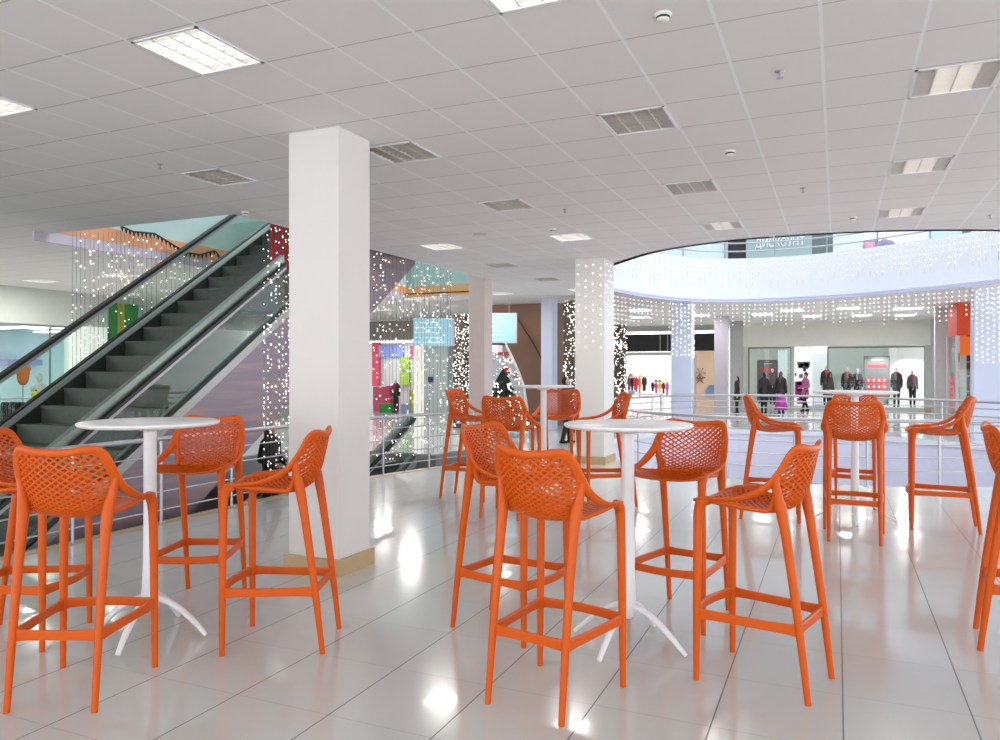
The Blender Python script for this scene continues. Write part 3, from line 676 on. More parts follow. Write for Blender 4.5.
# far back wall with colourful shop (Y = 24)
Y2 = 24.0
def R(px0, py0, px1, py1, Y, th, nm, m, lab=None, cat=None, grp=None, par=None):
    a = onY(px0, py1, Y); b = onY(px1, py0, Y); o = MB().box((a.x, Y, a.z), (b.x, Y + th, b.z)).build(nm, m)
    if lab: tag(o, lab, cat, grp)
    return o
struct(R(300, 318, 492, 341, Y2, .3, 'wall_far', M_wallg))
struct(box('ceiling_far_shop', (-24, Y2 + .3, 2.75), (-9, Y2 + 2.3, 2.8), M_wallw))
lampglow(-15.5, Y2 + 1.2, 25, 2.72, .8)
struct(R(300, 341, 500, 416, Y2 + 2.2, .1, 'wall_far_shop', paint(216, 216, 220)))
struct(R(455, 341, 492, 416, Y2, .3, 'wall_far_right', M_wallg))
R(424, 342, 448, 416, Y2 - .5, .5, 'column', paint(186, 198, 198), 'grey green far column with a small dark blue notice behind the light curtain', 'column')
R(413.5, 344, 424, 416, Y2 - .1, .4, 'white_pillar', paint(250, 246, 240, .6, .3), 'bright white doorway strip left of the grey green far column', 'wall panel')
R(428, 377, 433, 382, Y2 - .54, .03, 'notice', paint(60, 60, 110), 'small dark blue square notice on the grey green far column', 'notice')
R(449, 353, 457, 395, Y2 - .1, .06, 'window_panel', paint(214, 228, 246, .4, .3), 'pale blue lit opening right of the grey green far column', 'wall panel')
R(372, 342, 379, 386, Y2 + 2.08, .11, 'poster', paint(222, 64, 92), 'tall red pink banner beside the square column', 'poster')
R(379, 345, 403, 357, Y2 + 2.08, .11, 'sign_panel', paint(142, 158, 226), 'blue violet shop sign band behind the light curtain', 'sign')
R(410, 346, 413.3, 357, Y2 + 2.08, .11, 'poster', paint(206, 60, 110), 'small magenta banner right of the blue violet sign band', 'poster')
R(400, 357, 409, 369, Y2 + 2.08, .11, 'poster', paint(154, 204, 70), 'upper lime green display board in the colourful shop', 'poster')
R(400, 372, 409, 385, Y2 + 2.08, .11, 'poster', paint(176, 210, 92), 'lower lime green display board in the colourful shop', 'poster')
R(409, 390, 414, 413.5, Y2 + .5, .15, 'box', paint(190, 200, 60), 'olive yellow box near the white doorway strip', 'box')
R(373, 387, 385, 413, Y2 + .9, .4, 'sofa_block', paint(214, 84, 116), 'pink upholstered block on the left in the colourful shop', 'display block')
R(386, 386, 395, 413, Y2 + 1.4, .3, 'sofa_block', paint(196, 66, 96), 'darker pink upholstered block behind the dark mannequin', 'display block')
R(379, 404, 390, 414, Y2 + .2, .3, 'box', paint(58, 160, 84), 'green box on the floor of the colourful shop', 'box')
R(401, 404, 408, 413, Y2 + .3, .4, 'box', paint(150, 170, 220), 'small pale blue box on the floor in the colourful shop', 'box')
# hanging information boards
def infoboard(p0, p1, d, lab, n, side):
    def dd(px_, py_):
        x = (px_ - 500) * d / FPX; return Vector((x * cs - d * sn, x * sn + d * cs, EYE + (HOR - py_) * d / FPX))
    a = dd(p0[0], p1[1]); b = dd(p1[0], p0[1]); wd = (p1[0] - p0[0]) / FPX * d / math.cos(YAW) if False else abs(b.x - a.x) ; wd = max(wd, (p1[0] - p0[0]) / FPX * d)
    h = b.z - a.z; t = thing('information_board', ((a.x + b.x) / 2, (a.y + b.y) / 2, a.z), lab, 'sign', 'hanging information boards', rz=YAW)
    MB().box((-wd / 2, 0, 0), (wd / 2, .22, h)).build('case', paint(206, 204, 226), t)
    scr = MB().box((-wd / 2 + .01, -.012, .01), (wd / 2 - .05, 0, h - .01)).build('screen', paint(160, 206, 224, .3, .25), t)
    for k in range(n):
        z = h * (k + .7) / (n + .6); x0 = -wd / 2 + .05; ln = wd * random.uniform(.55, .84)
        while x0 < -wd / 2 + ln:
            q = random.uniform(.03, .12); MB().box((x0, -.017, z - .016), (min(x0 + q, wd / 2 - .07), -.012, z + .016)).build('text_line', paint(228, 242, 246, .4, .3), scr); x0 += q + .03
    for s in (-.3, .3): MB().tube([(wd * s, .1, h), (wd * s, .1, ZC - a.z)], .008, 6).build('hanger', M_steel, t)
infoboard((413, 318), (454, 346), 20.0, 'pale blue hanging information board seen through the light curtain', 5, 0)
infoboard((477, 313), (517, 343), 19.6, 'pale blue hanging information board behind the narrow pinkish column', 6, 0)
# brown cladding
Yb = 20.2
def rel(px_, py_, Y): return onY(px_, py_, Y)
bt = thing('brown_cladding', rel(540, 420, Yb), 'large brown faceted wall cladding with a curved white edge behind the far table', 'wall cladding')
o0 = bt.location.copy()
pl = [(484, 304), (553, 299), (553, 428), (530, 428), (528, 405), (525, 386), (520, 372), (513, 356), (506, 343), (484, 338)]
P = [rel(x, y, Yb) - o0 for x, y in pl]; P[0].z = P[1].z = ZC - .006 - o0.z; P[2].z = P[3].z = 0 - o0.z
MB().prism(P, (0, .25, 0)).build('panel', M_brown, bt)
MB().tube([rel(x, y, Yb - .04) - o0 for x, y in [(517, 318), (533, 343), (545, 366), (560, 392)]][:4], .018, 6).build('seam', paint(74, 56, 48), bt)
MB().tube([rel(x, y, Yb + .05) - o0 for x, y in [(505, 340), (512, 356), (519, 371), (524.5, 386), (527, 405), (529, 430)]], .07, 6, Vector((0, 1, 0)), .7).build('white_edge', paint(246, 240, 236, .5, .2), bt)
c_ = onY(553, 300, Yb); e_ = onX(585, 300, c_.x)
MB().prism([c_ * 1 - o0 + Vector((0, 0, ZC - .006 - c_.z)), Vector((c_.x + 1.1, Yb + 1.6, ZC - .006)) - o0, Vector((c_.x + 1.1, Yb + 1.6, 0)) - o0, Vector((c_.x, Yb, 0)) - o0], (-.2, .1, 0)).build('side_panel', paint(136, 112, 92), bt)
# lit shop behind, left of the cladding
struct(R(478, 320, 560, 432, Yb + 2.2, .1, 'wall_far_centre', paint(198, 210, 222)))
R(490, 341, 503, 345, Yb + 1.9, .3, 'shop_canopy', paint(120, 30, 50), 'dark red shop canopy under the right information board', 'canopy')
R(490, 345, 498, 352, Yb + 1.85, .35, 'shop_sign', paint(252, 250, 248, .5, .6), 'small bright white shop sign under the dark red canopy', 'sign')
R(498, 352, 512, 355, Yb + 1.8, .4, 'shelf', paint(206, 76, 92), 'red shelf edge beside the small white shop sign', 'shelf')
for k, (x, y, r, c) in enumerate([(506, 372, 4.8, (190, 50, 70)), (507, 383, 3.4, (196, 60, 76)), (516, 376, 3.6, (196, 140, 150)), (503, 361, 3.0, (206, 190, 200)), (511, 360, 2.8, (200, 150, 150))]):
    p = rel(x, y, Yb + 1.2); rr_ = r / FPX * 23
    t = thing('ornament_cluster', p, ['large round red ornament in the shop by the cladding edge', 'smaller red ornament hanging under the large red one', 'dusty pink ornament beside the white curved edge', 'pale ornament above the large red one', 'dusty rose ornament near the red shelf'][k], 'ornament', 'ornaments in the far shop')
    MB().lathe([(0, -rr_), (rr_ * .6, -rr_ * .8), (rr_ * .95, -rr_ * .3), (rr_, 0), (rr_ * .95, rr_ * .3), (rr_ * .6, rr_ * .8), (0, rr_)], 16).build('ball', paint(*c), t)
    b = MB()
    for _ in range(22):
        v = Vector((random.gauss(0, 1), random.gauss(0, 1), random.gauss(0, 1))).normalized() * (rr_ + .01); b.octa(v, .014)
    b.build('bulbs', M_bead, t, False)['kind'] = 'stuff'
S = [((rel(x, 352, Yb + 1.5)), 2.0, rnd(16, 2.0)) for x in (491, 494, 497, 500, 503, 515, 519)]
curtain('light_curtain', S, 'fairy light strings over the pale shop window under the right information board', .013)
def tree(p, h, r, lab, nb=160, m=paint(26, 34, 28), br=.02):
    t = thing('christmas_tree', p, lab, 'christmas tree'); f = MB()
    for k in range(7):
        z0 = h * (.10 + k * .125); rr_ = r * (1 - k / 8.2)
        n = 14; ring_ = []
        for q in range(n * 2): a = PI * q / n; rad = rr_ * (1 if q % 2 else .72); ring_.append((rad * math.cos(a), rad * math.sin(a), z0 + (0 if q % 2 else .03)))
        f.add(ring_ + [(0, 0, z0 + h * .24)], [(q, (q + 1) % (2 * n), 2 * n) for q in range(2 * n)] + [tuple(range(2 * n - 1, -1, -1))])
    f.build('branches', m, t); MB().tube([(0, 0, 0), (0, 0, h * .2)], .04, 8).build('trunk', M_dbrown, t)
    b = MB()
    for _ in range(nb):
        u = random.random() ** 1.4; z = h * (.1 + .85 * u); a = random.random() * 2 * PI; rad = r * (1 - u * .93) * 1.04 + .02; b.octa((rad * math.cos(a), rad * math.sin(a), z), br)
    b.build('fairy_lights', M_bead, t, False)['kind'] = 'stuff'
tree(at(503, 436, 0), 1.5, .8, 'dark bushy christmas tree with white lights behind the far centre table', 200)
tree(at(606, 419, 0), 1.85, .75, 'tall light-speckled tree showing right of the middle dotted column', 420, paint(120, 104, 92), .02)
# ------------------------------------------------------------------ opposite shops (Y = 33)
Y3 = 33.0
# shop 1
struct(R(560, 324, 716, 333, Y3, .4, 'wall_back_left', paint(186, 184, 178)))
sb = R(560, 333, 714.5, 352, Y3 - .05, .5, 'shop_fascia', paint(34, 38, 36), 'long black fascia board over the white and peach shops', 'shop fascia')
struct(R(560, 352, 692, 356, Y3 - .02, .4, 'trim_10', paint(196, 204, 204)))
for x in (660, 667.5): R(x - .5, 333.5, x + .5, 351.5, Y3 - .08, .03, 'fascia_joint', paint(150, 152, 150), ['left pale vertical strip on the black fascia board', 'right pale vertical strip on the black fascia board'][x > 661], 'strip', 'strips on the black fascia')
struct(R(560, 340, 692, 414.5, Y3 + 2.6, .1, 'wall_shop_white', paint(250, 248, 244, .6, .35)))  # wall emits light of its own to look brightly lit
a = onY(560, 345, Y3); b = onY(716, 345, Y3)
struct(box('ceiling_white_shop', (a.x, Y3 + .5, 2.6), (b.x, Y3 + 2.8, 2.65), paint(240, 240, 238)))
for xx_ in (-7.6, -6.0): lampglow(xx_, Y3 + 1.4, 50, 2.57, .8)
struct(R(692.5, 350, 720, 414.5, Y3 + .9, .1, 'wall_shop_peach', paint(246, 214, 186, .6, .2)))  # peach wall given a slight glow in place of lighting
struct(R(690, 352, 693, 414.5, Y3, 2.6, 'wall_shop_partition', paint(236, 230, 222)))
# snowflake and blue poster
sf = thing('snowflake_decoration', rel(700, 379, Y3 + .75), 'brown and white star snowflake hanging on the peach wall', 'decoration')
for k in range(5):
    a = PI / 2 + k * 2 * PI / 5; d = Vector((math.cos(a), 0, math.sin(a))); MB().tube([d * .02, d * .24], [.05, .012], 6).build('arm', paint(170, 120, 86), sf)
for k in range(6):
    a = k * PI / 3; d = Vector((math.cos(a), 0, math.sin(a))); MB().tube([d * .03 + Vector((0, .03, .26)), d * .2 + Vector((0, .03, .26))], .016, 5).octa(d * .22 + Vector((0, .03, .26)), .04).build('flake_arm', paint(150, 160, 170), sf)
hx = [rel(x, y, Y3 + .6) for x, y in [(709, 385), (716, 385), (719, 390), (719, 396), (706, 397), (705, 391)]]
tag(MB().prism(hx, (0, .05, 0)).build('wall_decal', paint(150, 186, 232)), 'light blue polygon board beside the grey lavender column', 'board')
lampglow(2.0, 26.5, 40, ZC - .03); tag(MB().box((1.6, 26.22, ZC - .02), (2.4, 26.78, ZC - .002)).build('ceiling_light_panel', M_lampon), 'added lit ceiling panel brightening the wall by the orange corner shop', 'ceiling light')  # lamp and panel added to brighten the dim corner wall
# shop 1 clothing racks
def garment(x, y, Y, h, wpx, col, lab, grp, cat='clothing'):
    p = rel(x, y, Y); k = FPX / (Y / (((x - 500) / FPX) * sn + cs)); hh = h / k; ww = wpx / k
    t = thing('hanging_garment', p, lab, cat, grp); m = paint(*col)
    prof = [(-.28, 0), (-.5, -.15), (-.55, -.55), (-.4, -.56), (-.36, -.3), (-.34, -1), (.34, -1), (.36, -.3), (.4, -.56), (.55, -.55), (.5, -.15), (.28, 0), (.1, -.03), (-.1, -.03)]
    MB().prism([Vector((a * ww, 0, b * hh)) for a, b in prof], (0, .09, 0)).build('body', m, t)
    MB().tube([(0, .04, -.01), (0, .04, .06), (.02, .04, .08), (.035, .04, .06)], .006, 5).build('hanger', M_steel, t)
for i, (x, h, wd, col, lab) in enumerate([(629, 13, 3.6, (150, 70, 100), 'plum garment at the left end of the left rack in the white shop'), (632, 17, 2.4, (40, 30, 34), 'black garment on the left rack in the white shop'), (635.5, 15, 5, (226, 60, 84), 'coral red jacket on the left rack in the white shop'), (639.5, 19, 2.4, (232, 120, 90), 'orange scarf on the left rack in the white shop'),
        (644, 14, 4.4, (52, 50, 56), 'dark charcoal coat at the right end of the left rack')]): garment(x, 377, Y3 + 1.4, h, wd, col, lab, 'clothes in the white shop')
for i, (x, h, wd, col, lab) in enumerate([(652.5, 9, 3, (60, 40, 60), 'dark small garment on the right rack'), (656, 11, 3, (224, 70, 150), 'pink garment at the left of the right rack'), (659.7, 10, 3.2, (236, 206, 60), 'yellow garment on the right rack'),
        (663.3, 11, 3, (90, 40, 80), 'dark purple garment on the right rack'), (667, 13, 3, (230, 80, 160), 'bright pink garment at the right end of the right rack')]): garment(x, 382.5, Y3 + 1.4, h, wd, col, lab, 'clothes in the white shop')
for x, y, r_, col, lab in [(631, 376, 1.9, (210, 60, 70), 'red hat on the left rack in the white shop'), (641, 376, 1.7, (236, 214, 100), 'small yellow hat above the charcoal coat'), (656, 381.5, 1.6, (60, 60, 60), 'small black hat above the right rack'), (660, 381.5, 1.7, (120, 90, 70), 'small brown hat above the right rack'), (665, 381.5, 2.1, (236, 220, 80), 'yellow hat above the right end of the right rack')]:
    p = rel(x, y, Y3 + 1.4); k = 33.5 / FPX * r_; t = thing('hat', p, lab, 'hat', 'hats on the clothes rails')
    MB().lathe([(0, 0), (k * 1.5, .0), (k * 1.5, .012), (k, .02), (k * .95, k * .9), (k * .6, k * 1.3), (0, k * 1.4)], 14).build('crown', paint(*col), t)
for x0, x1, y0, lab in [(626, 647, 376, 'steel clothes rail at left in the white shop'), (650, 670, 381.5, 'steel clothes rail at right in the white shop')]:
    p0 = rel(x0, y0, Y3 + 1.4); p1 = rel(x1, y0, Y3 + 1.4); t = thing('clothes_rail', (p0.x, p0.y, 0), lab, 'clothes rail', 'clothes rails')
    MB().tube([(0, 0, p0.z - .02), (p1.x - p0.x, 0, p0.z - .02)], .02, 8).build('bar', M_steel, t)
    for q in (0, p1.x - p0.x): MB().tube([(q, 0, 0), (q, 0, p0.z)], .018, 8).build('post', M_steel, t)
p0 = rel(643, 398, Y3 + .5); t = thing('display_table', (p0.x, p0.y, 0), 'low glass display table in the white shop', 'display table')
MB().box((-.9, -.3, .48), (.9, .3, .53)).build('top', paint(220, 222, 224), t)
for q in (-.85, .85): MB().box((q - .03, -.28, 0), (q + .03, .28, .48)).build('leg', M_steel, t)
t = thing('box', (p0.x - .5, p0.y, .531), 'pale blue box on the display table in the white shop', 'box'); MB().box((-.14, -.12, 0), (.14, .12, .1)).build('box_base', paint(150, 178, 226), t); MB().box((-.15, -.13, .1), (.15, .13, .14)).build('lid', paint(166, 190, 230), t)

# shop 3
struct(R(742, 318, 935, 347, Y3, .4, 'wall_back_right', paint(240, 240, 230)))
struct(R(742, 347, 748, 413, Y3, .4, 'wall_back_pier', paint(214, 216, 208)))
struct(R(925, 345, 938, 413, Y3, .4, 'wall_back_pier_right', paint(196, 202, 200)))
struct(R(744, 345, 938, 413, Y3 + 2.6, .1, 'wall_grey_shop_back', paint(206, 212, 208)))
a = onY(744, 345, Y3 + .4); b = onY(938, 345, Y3 + .4)
struct(box('ceiling_grey_shop', (a.x, Y3 + .4, 2.62), (b.x, Y3 + 2.6, 2.66), paint(226, 230, 226, .6, .3)))  # ceiling surface itself glows in place of lamps
struct(box('floor_grey_shop', (a.x, Y3 + .1, 0), (b.x, Y3 + 2.6, .12), paint(214, 220, 218)))
# shop windows and frames
def shopwin(n, x0, x1, y0=347, y1=411):
    a = rel(x0, y1, Y3 + .1); b = rel(x1, y0, Y3 + .1); t = bpy.data.objects.new('window_%d' % n, None); C.objects.link(t); t.location = a; t['kind'] = 'structure'
    W_, H_ = b.x - a.x, b.z - a.z; MB().box((0, 0, 0), (W_, .015, H_)).build('pane', M_sglass, t)
    f = MB(); f.box((-.03, -.02, 0), (.02, .04, H_)); f.box((W_ - .02, -.02, 0), (W_ + .03, .04, H_)); f.box((0, -.02, H_ - .05), (W_, .04, H_)); f.box((0, -.02, 0), (W_, .04, .05)); f.build('window_frame', paint(120, 132, 126), t)
shopwin(2, 749, 791); shopwin(3, 828, 925, 346)
R(791, 346, 794, 412, Y3 + .05, .25, 'door_post', paint(196, 210, 206), 'pale green grey door post left of the white shop poster', 'post')
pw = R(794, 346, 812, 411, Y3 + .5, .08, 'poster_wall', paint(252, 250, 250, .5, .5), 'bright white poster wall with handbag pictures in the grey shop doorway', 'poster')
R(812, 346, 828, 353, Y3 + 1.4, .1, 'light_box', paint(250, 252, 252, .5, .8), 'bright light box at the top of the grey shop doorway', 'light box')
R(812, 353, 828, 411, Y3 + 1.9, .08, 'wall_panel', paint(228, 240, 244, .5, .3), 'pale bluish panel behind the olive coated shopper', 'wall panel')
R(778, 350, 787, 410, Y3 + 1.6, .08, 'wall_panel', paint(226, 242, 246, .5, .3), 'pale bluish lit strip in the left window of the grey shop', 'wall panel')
def decal(pts, col, Y): return MB().prism([rel(x, y, Y) for x, y in pts], (0, .012, 0)).build('picture', paint(*col), None)
def adopt(o, par): o.parent = par; o.matrix_parent_inverse = par.matrix_world.inverted(); return o
for pts, col in [([(797, 362), (810, 361.5), (810, 366), (808, 369), (798, 368)], (110, 120, 136)), ([(800, 363), (805, 364), (801, 368), (798, 368)], (226, 60, 120)), ([(804, 362), (809, 364), (808, 367.5), (804, 366)], (232, 80, 120)), ([(803, 367.5), (806, 367.5), (806, 371.5), (803, 371.5)], (90, 96, 104)),
                 ([(795, 373), (796.5, 373), (796.5, 376), (795, 376)], (40, 40, 46)), ([(799, 374), (803, 374), (803, 378), (799, 378)], (120, 130, 140)), ([(804, 374), (809, 373), (808, 375.5), (804, 376)], (50, 54, 60)), ([(795, 381.5), (804, 381), (805, 396), (795, 396)], (170, 40, 130)), ([(797, 382), (803, 382), (803, 385), (797, 385)], (60, 40, 60)), ([(798, 388), (802, 386.5), (803, 391), (797, 391)], (240, 230, 236)), ([(797, 398), (803, 398), (803, 404), (797, 404)], (186, 110, 170))]:
    decal(pts, col, Y3 + .47).parent = pw
def frame_poster(x0, y0, x1, y1, lab, Y, cols):
    t = thing('poster', rel(x0, y1, Y), lab, 'poster', 'grey and red shop posters'); a = t.location; b = rel(x1, y0, Y); W_, H_ = b.x - a.x, b.z - a.z
    MB().box((0, 0, 0), (W_, .05, H_)).build('board', paint(116, 118, 120), t); MB().box((-.03, -.01, -.03), (0, .06, H_ + .03)).box((W_, -.01, -.03), (W_ + .03, .06, H_ + .03)).box((-.03, -.01, H_), (W_ + .03, .06, H_ + .04)).build('frame', paint(70, 72, 74), t)
    MB().box((.02, .0, .12 - a.z), (.07, .05, 0)).box((W_ - .07, .0, .12 - a.z), (W_ - .02, .05, 0)).build('stand', paint(70, 72, 74), t)
    MB().box((W_ * .1, -.012, H_ * .74), (W_ * .92, -.002, H_ * .82)).build('red_bar', paint(228, 60, 70), t)
    MB().box((W_ * .3, -.012, H_ * .92), (W_ * .75, -.002, H_ * .94)).build('heading', paint(226, 200, 204), t)
    for r in range(3):
        if r == 2 and cols < 4: continue
        for c in range(cols):
            x = W_ * (.08 + .86 * c / cols); z = H_ * (.38 - r * .155); sq_ = MB().box((x, -.014, z), (x + W_ * .7 / cols, -.002, z + H_ * .12)).build('price_square', paint(232, 70, 82), t)
            zz = z + H_ * .035; f = MB(); ww = W_ * .7 / cols
            f.box((x + ww * .3, -.018, zz), (x + ww * .7, -.013, zz + H_ * .05)); f.build('white_mark', paint(250, 236, 236), sq_)
frame_poster(864.5, 357, 889, 398.5, 'grey framed poster with red price squares between the mannequins', Y3 + 1.9, 4)
frame_poster(758, 361, 777, 400, 'grey poster with red bars behind the two black-coated shoppers', Y3 + 1.6, 2)
R(889, 346, 925, 411, Y3 + 2.3, .05, 'wall_panel', paint(240, 234, 234), 'warm white display wall behind the two right mannequins', 'wall panel')
# spot lights in the shop window, without lamp bodies
for x in (880, 912):
    p = rel(x, 349, Y3 + 1.0); l = bpy.data.lights.new('shop_spot', 'SPOT'); l.energy = 130; l.spot_size = 1.5; l.spot_blend = .6; l.shadow_soft_size = .05
    o = bpy.data.objects.new('shop_spot', l); C.objects.link(o); o.location = p; o.rotation_euler = (math.radians(35), 0, 0)
R(925, 408, 937, 412.5, Y3 - .05, .05, 'skirting_block', M_base, 'short beige stone skirting at the right pier of the grey shop', 'skirting')
R(732, 408, 747, 412.5, Y3 - .3, .05, 'skirting_block', M_base, 'short beige stone skirting at the left pier of the grey shop', 'skirting')
# side wall and orange shop at the right
struct(box('wall_right_far', (3.25, 25.4, 0), (3.4, Y3, ZC), paint(196, 200, 202)))
Y4 = 24.6
struct(box('wall_right_corner', (onY(935, 300, 26).x, 26, 0), (3.4, 26.2, ZC), paint(206, 206, 208)))
os_ = thing('orange_shop', rel(948, 412, Y4), 'orange fronted corner shop with glass showcase at the right', 'shop'); os_.location.z = 0
o0 = os_.location.copy(); a = rel(957, 300, Y4); b = rel(1060, 300, Y4); c = rel(948, 300, Y4 + .9)
def fl(p): return Vector((p.x - o0.x, p.y - o0.y, 0))
A, B, Cc = fl(a), fl(b), fl(c)
def zz(v, z): return Vector((v.x, v.y, z))
for nm, z0, z1, m1, m2 in [('sign_band', 2.55, 3.45, paint(222, 74, 30), paint(196, 60, 34))]:
    MB().prism([zz(A, z0), zz(B, z0), zz(B, z1), zz(A, z1)], (0, .1, 0)).build(nm, m1, os_); MB().prism([zz(Cc, z0), zz(A, z0), zz(A, z1), zz(Cc, z1)], (.05, .1, 0)).build('sign_band_side', m2, os_)
MB().prism([zz(A, 2.0) + Vector((.1, .25, 0)), zz(B, 2.0) + Vector((0, .25, 0)), zz(B, 2.53) + Vector((0, .25, 0)), zz(A, 2.53) + Vector((.1, .25, 0))], (0, .05, 0)).build('inner_sign', paint(240, 110, 30, .5, .3), os_)
MB().prism([zz(A, 0), zz(B, 0), zz(B, 2.5), zz(A, 2.5)], (0, .02, 0)).build('front_glass', M_sglass, os_)
MB().prism([zz(Cc, 0), zz(A, 0), zz(A, 2.55), zz(Cc, 2.55)], (.01, .02, 0)).build('side_glass', M_sglass, os_)
for q in (A, Cc): MB().box((q.x - .03, q.y - .03, 0), (q.x + .03, q.y + .05, 2.55)).build('corner_post', paint(214, 200, 206), os_)
MB().box((Cc.x, 1.6, 0), (B.x, 1.7, 3.4)).build('back_wall', paint(108, 86, 86), os_)
for z in (.5, .95, 1.4, 1.8): MB().box((A.x + .1, .9, z), (B.x, 1.3, z + .03)).build('shelf', paint(190, 170, 160), os_)
MB().box((A.x + .05, .0, 0), (B.x, .9, .12)).build('plinth', paint(200, 220, 220), os_)
for k in range(12): MB().box((-.0 + A.x + .02 - .16 + .0, .3, .5 + .16 * (k // 2)), (A.x - .06 - .0, .34, .6 + .16 * (k // 2))).build('price_card', paint(236, 90, 110, .5, .3), os_) if k % 2 == 0 else None
for z, n in ((.53, 4), (.98, 4), (1.43, 4), (1.83, 3)):
    for k in range(n):
        x = A.x + .25 + k * .3 + random.uniform(-.03, .03); r_ = random.uniform(.08, .12); p = os_.location + Vector((x, 1.05, z))
        t = thing('gift_jar', p, 'small patterned jar or box on the showcase shelves of the orange shop', 'jar', 'goods on the orange shop shelves')
        MB().lathe([(0, 0), (r_ * .9, 0), (r_, .04), (r_, .2), (r_ * .6, .26), (0, .27)], 12).build('body', paint(*random.choice([(180, 170, 160), (130, 120, 120), (190, 80, 70), (200, 190, 150), (90, 80, 90)])), t)
# red sign at the frame edge
p = rel(1001, 300, 22); tag(MB().box((p.x - .25, 22, 1.6), (p.x + .6, 22.1, 2.9)).build('side_sign', paint(206, 60, 90)), 'red sign just visible at the right edge beside the lit blue column', 'sign')
tag(MB().box((p.x - .25, 21.98, 2.9), (p.x + .6, 22.08, 3.35)).build('side_sign', paint(250, 190, 40, .5, .4)), 'small yellow sign just visible at the right edge above the red one', 'sign')

# ------------------------------------------------------------------ people and mannequins
DG = None
def blob(name, caps, m, parent, voxel=.016, smooth=2):
    bm = bmesh.new()
    for a, b, ra, rb, sx in caps:
        a, b = Vector(a), Vector(b); d = b - a; L = max(d.length, 1e-4); q = d.to_track_quat('Z', 'Y') if d.length > 1e-4 else Matrix.Identity(3).to_quaternion()
        seg = 14; rings = []
        ks = [(-1, 0), (-.8, .6), (-.4, .92), (0, 1)]
        prof = [(-ra * .98, ra * .15), (-ra * .7, ra * .7), (0, ra)] + [(L * t, ra + (rb - ra) * t) for t in (.33, .66)] + [(L, rb), (L + rb * .7, rb * .7), (L + rb * .98, rb * .15)]
        for h, r in prof:
            ring_ = []
            for k in range(seg):
                c = Vector((r * math.cos(2 * PI * k / seg), r * math.sin(2 * PI * k / seg), h)); c.rotate(q); p = a + c
                p.y = (p.y - (a.y + d.y * min(1, max(0, h / L)))) * sx + (a.y + d.y * min(1, max(0, h / L))); ring_.append(bm.verts.new(p))
            rings.append(ring_)
        for r0, r1 in zip(rings[:-1], rings[1:]):
            for k in range(seg): bm.faces.new((r0[k], r0[(k + 1) % seg], r1[(k + 1) % seg], r1[k]))
        bm.faces.new(list(reversed(rings[0]))); bm.faces.new(rings[-1])
    me = bpy.data.meshes.new(name); bm.to_mesh(me); bm.free(); o = bpy.data.objects.new(name, me); C.objects.link(o)
    r = o.modifiers.new('r', 'REMESH'); r.mode = 'VOXEL'; r.voxel_size = voxel; r.use_smooth_shade = True
    s = o.modifiers.new('s', 'SMOOTH'); s.iterations = smooth; s.factor = .5
    dg = bpy.context.evaluated_depsgraph_get(); me2 = bpy.data.meshes.new_from_object(o.evaluated_get(dg)); bpy.data.objects.remove(o)
    me2.materials.clear(); me2.materials.append(m); o = bpy.data.objects.new(name, me2); C.objects.link(o); o.parent = parent; return o
def hand(caps, w, d, side):
    w = Vector(w); d = Vector(d).normalized(); caps.append((w, w + d * .075, .026, .036, .5))
    for k, (dy, L) in enumerate([(-.027, .062), (-.009, .072), (.009, .068), (.027, .052)]):
        b = w + d * .085 + Vector((0, dy, 0)); caps.append((b, b + d * L + Vector((side * -.012, 0, 0)), .010, .008, 1))
    b = w + d * .02 + Vector((0, -.03, 0)); caps.append((b, b + d * .05 + Vector((0, -.03, 0)), .012, .009, 1))
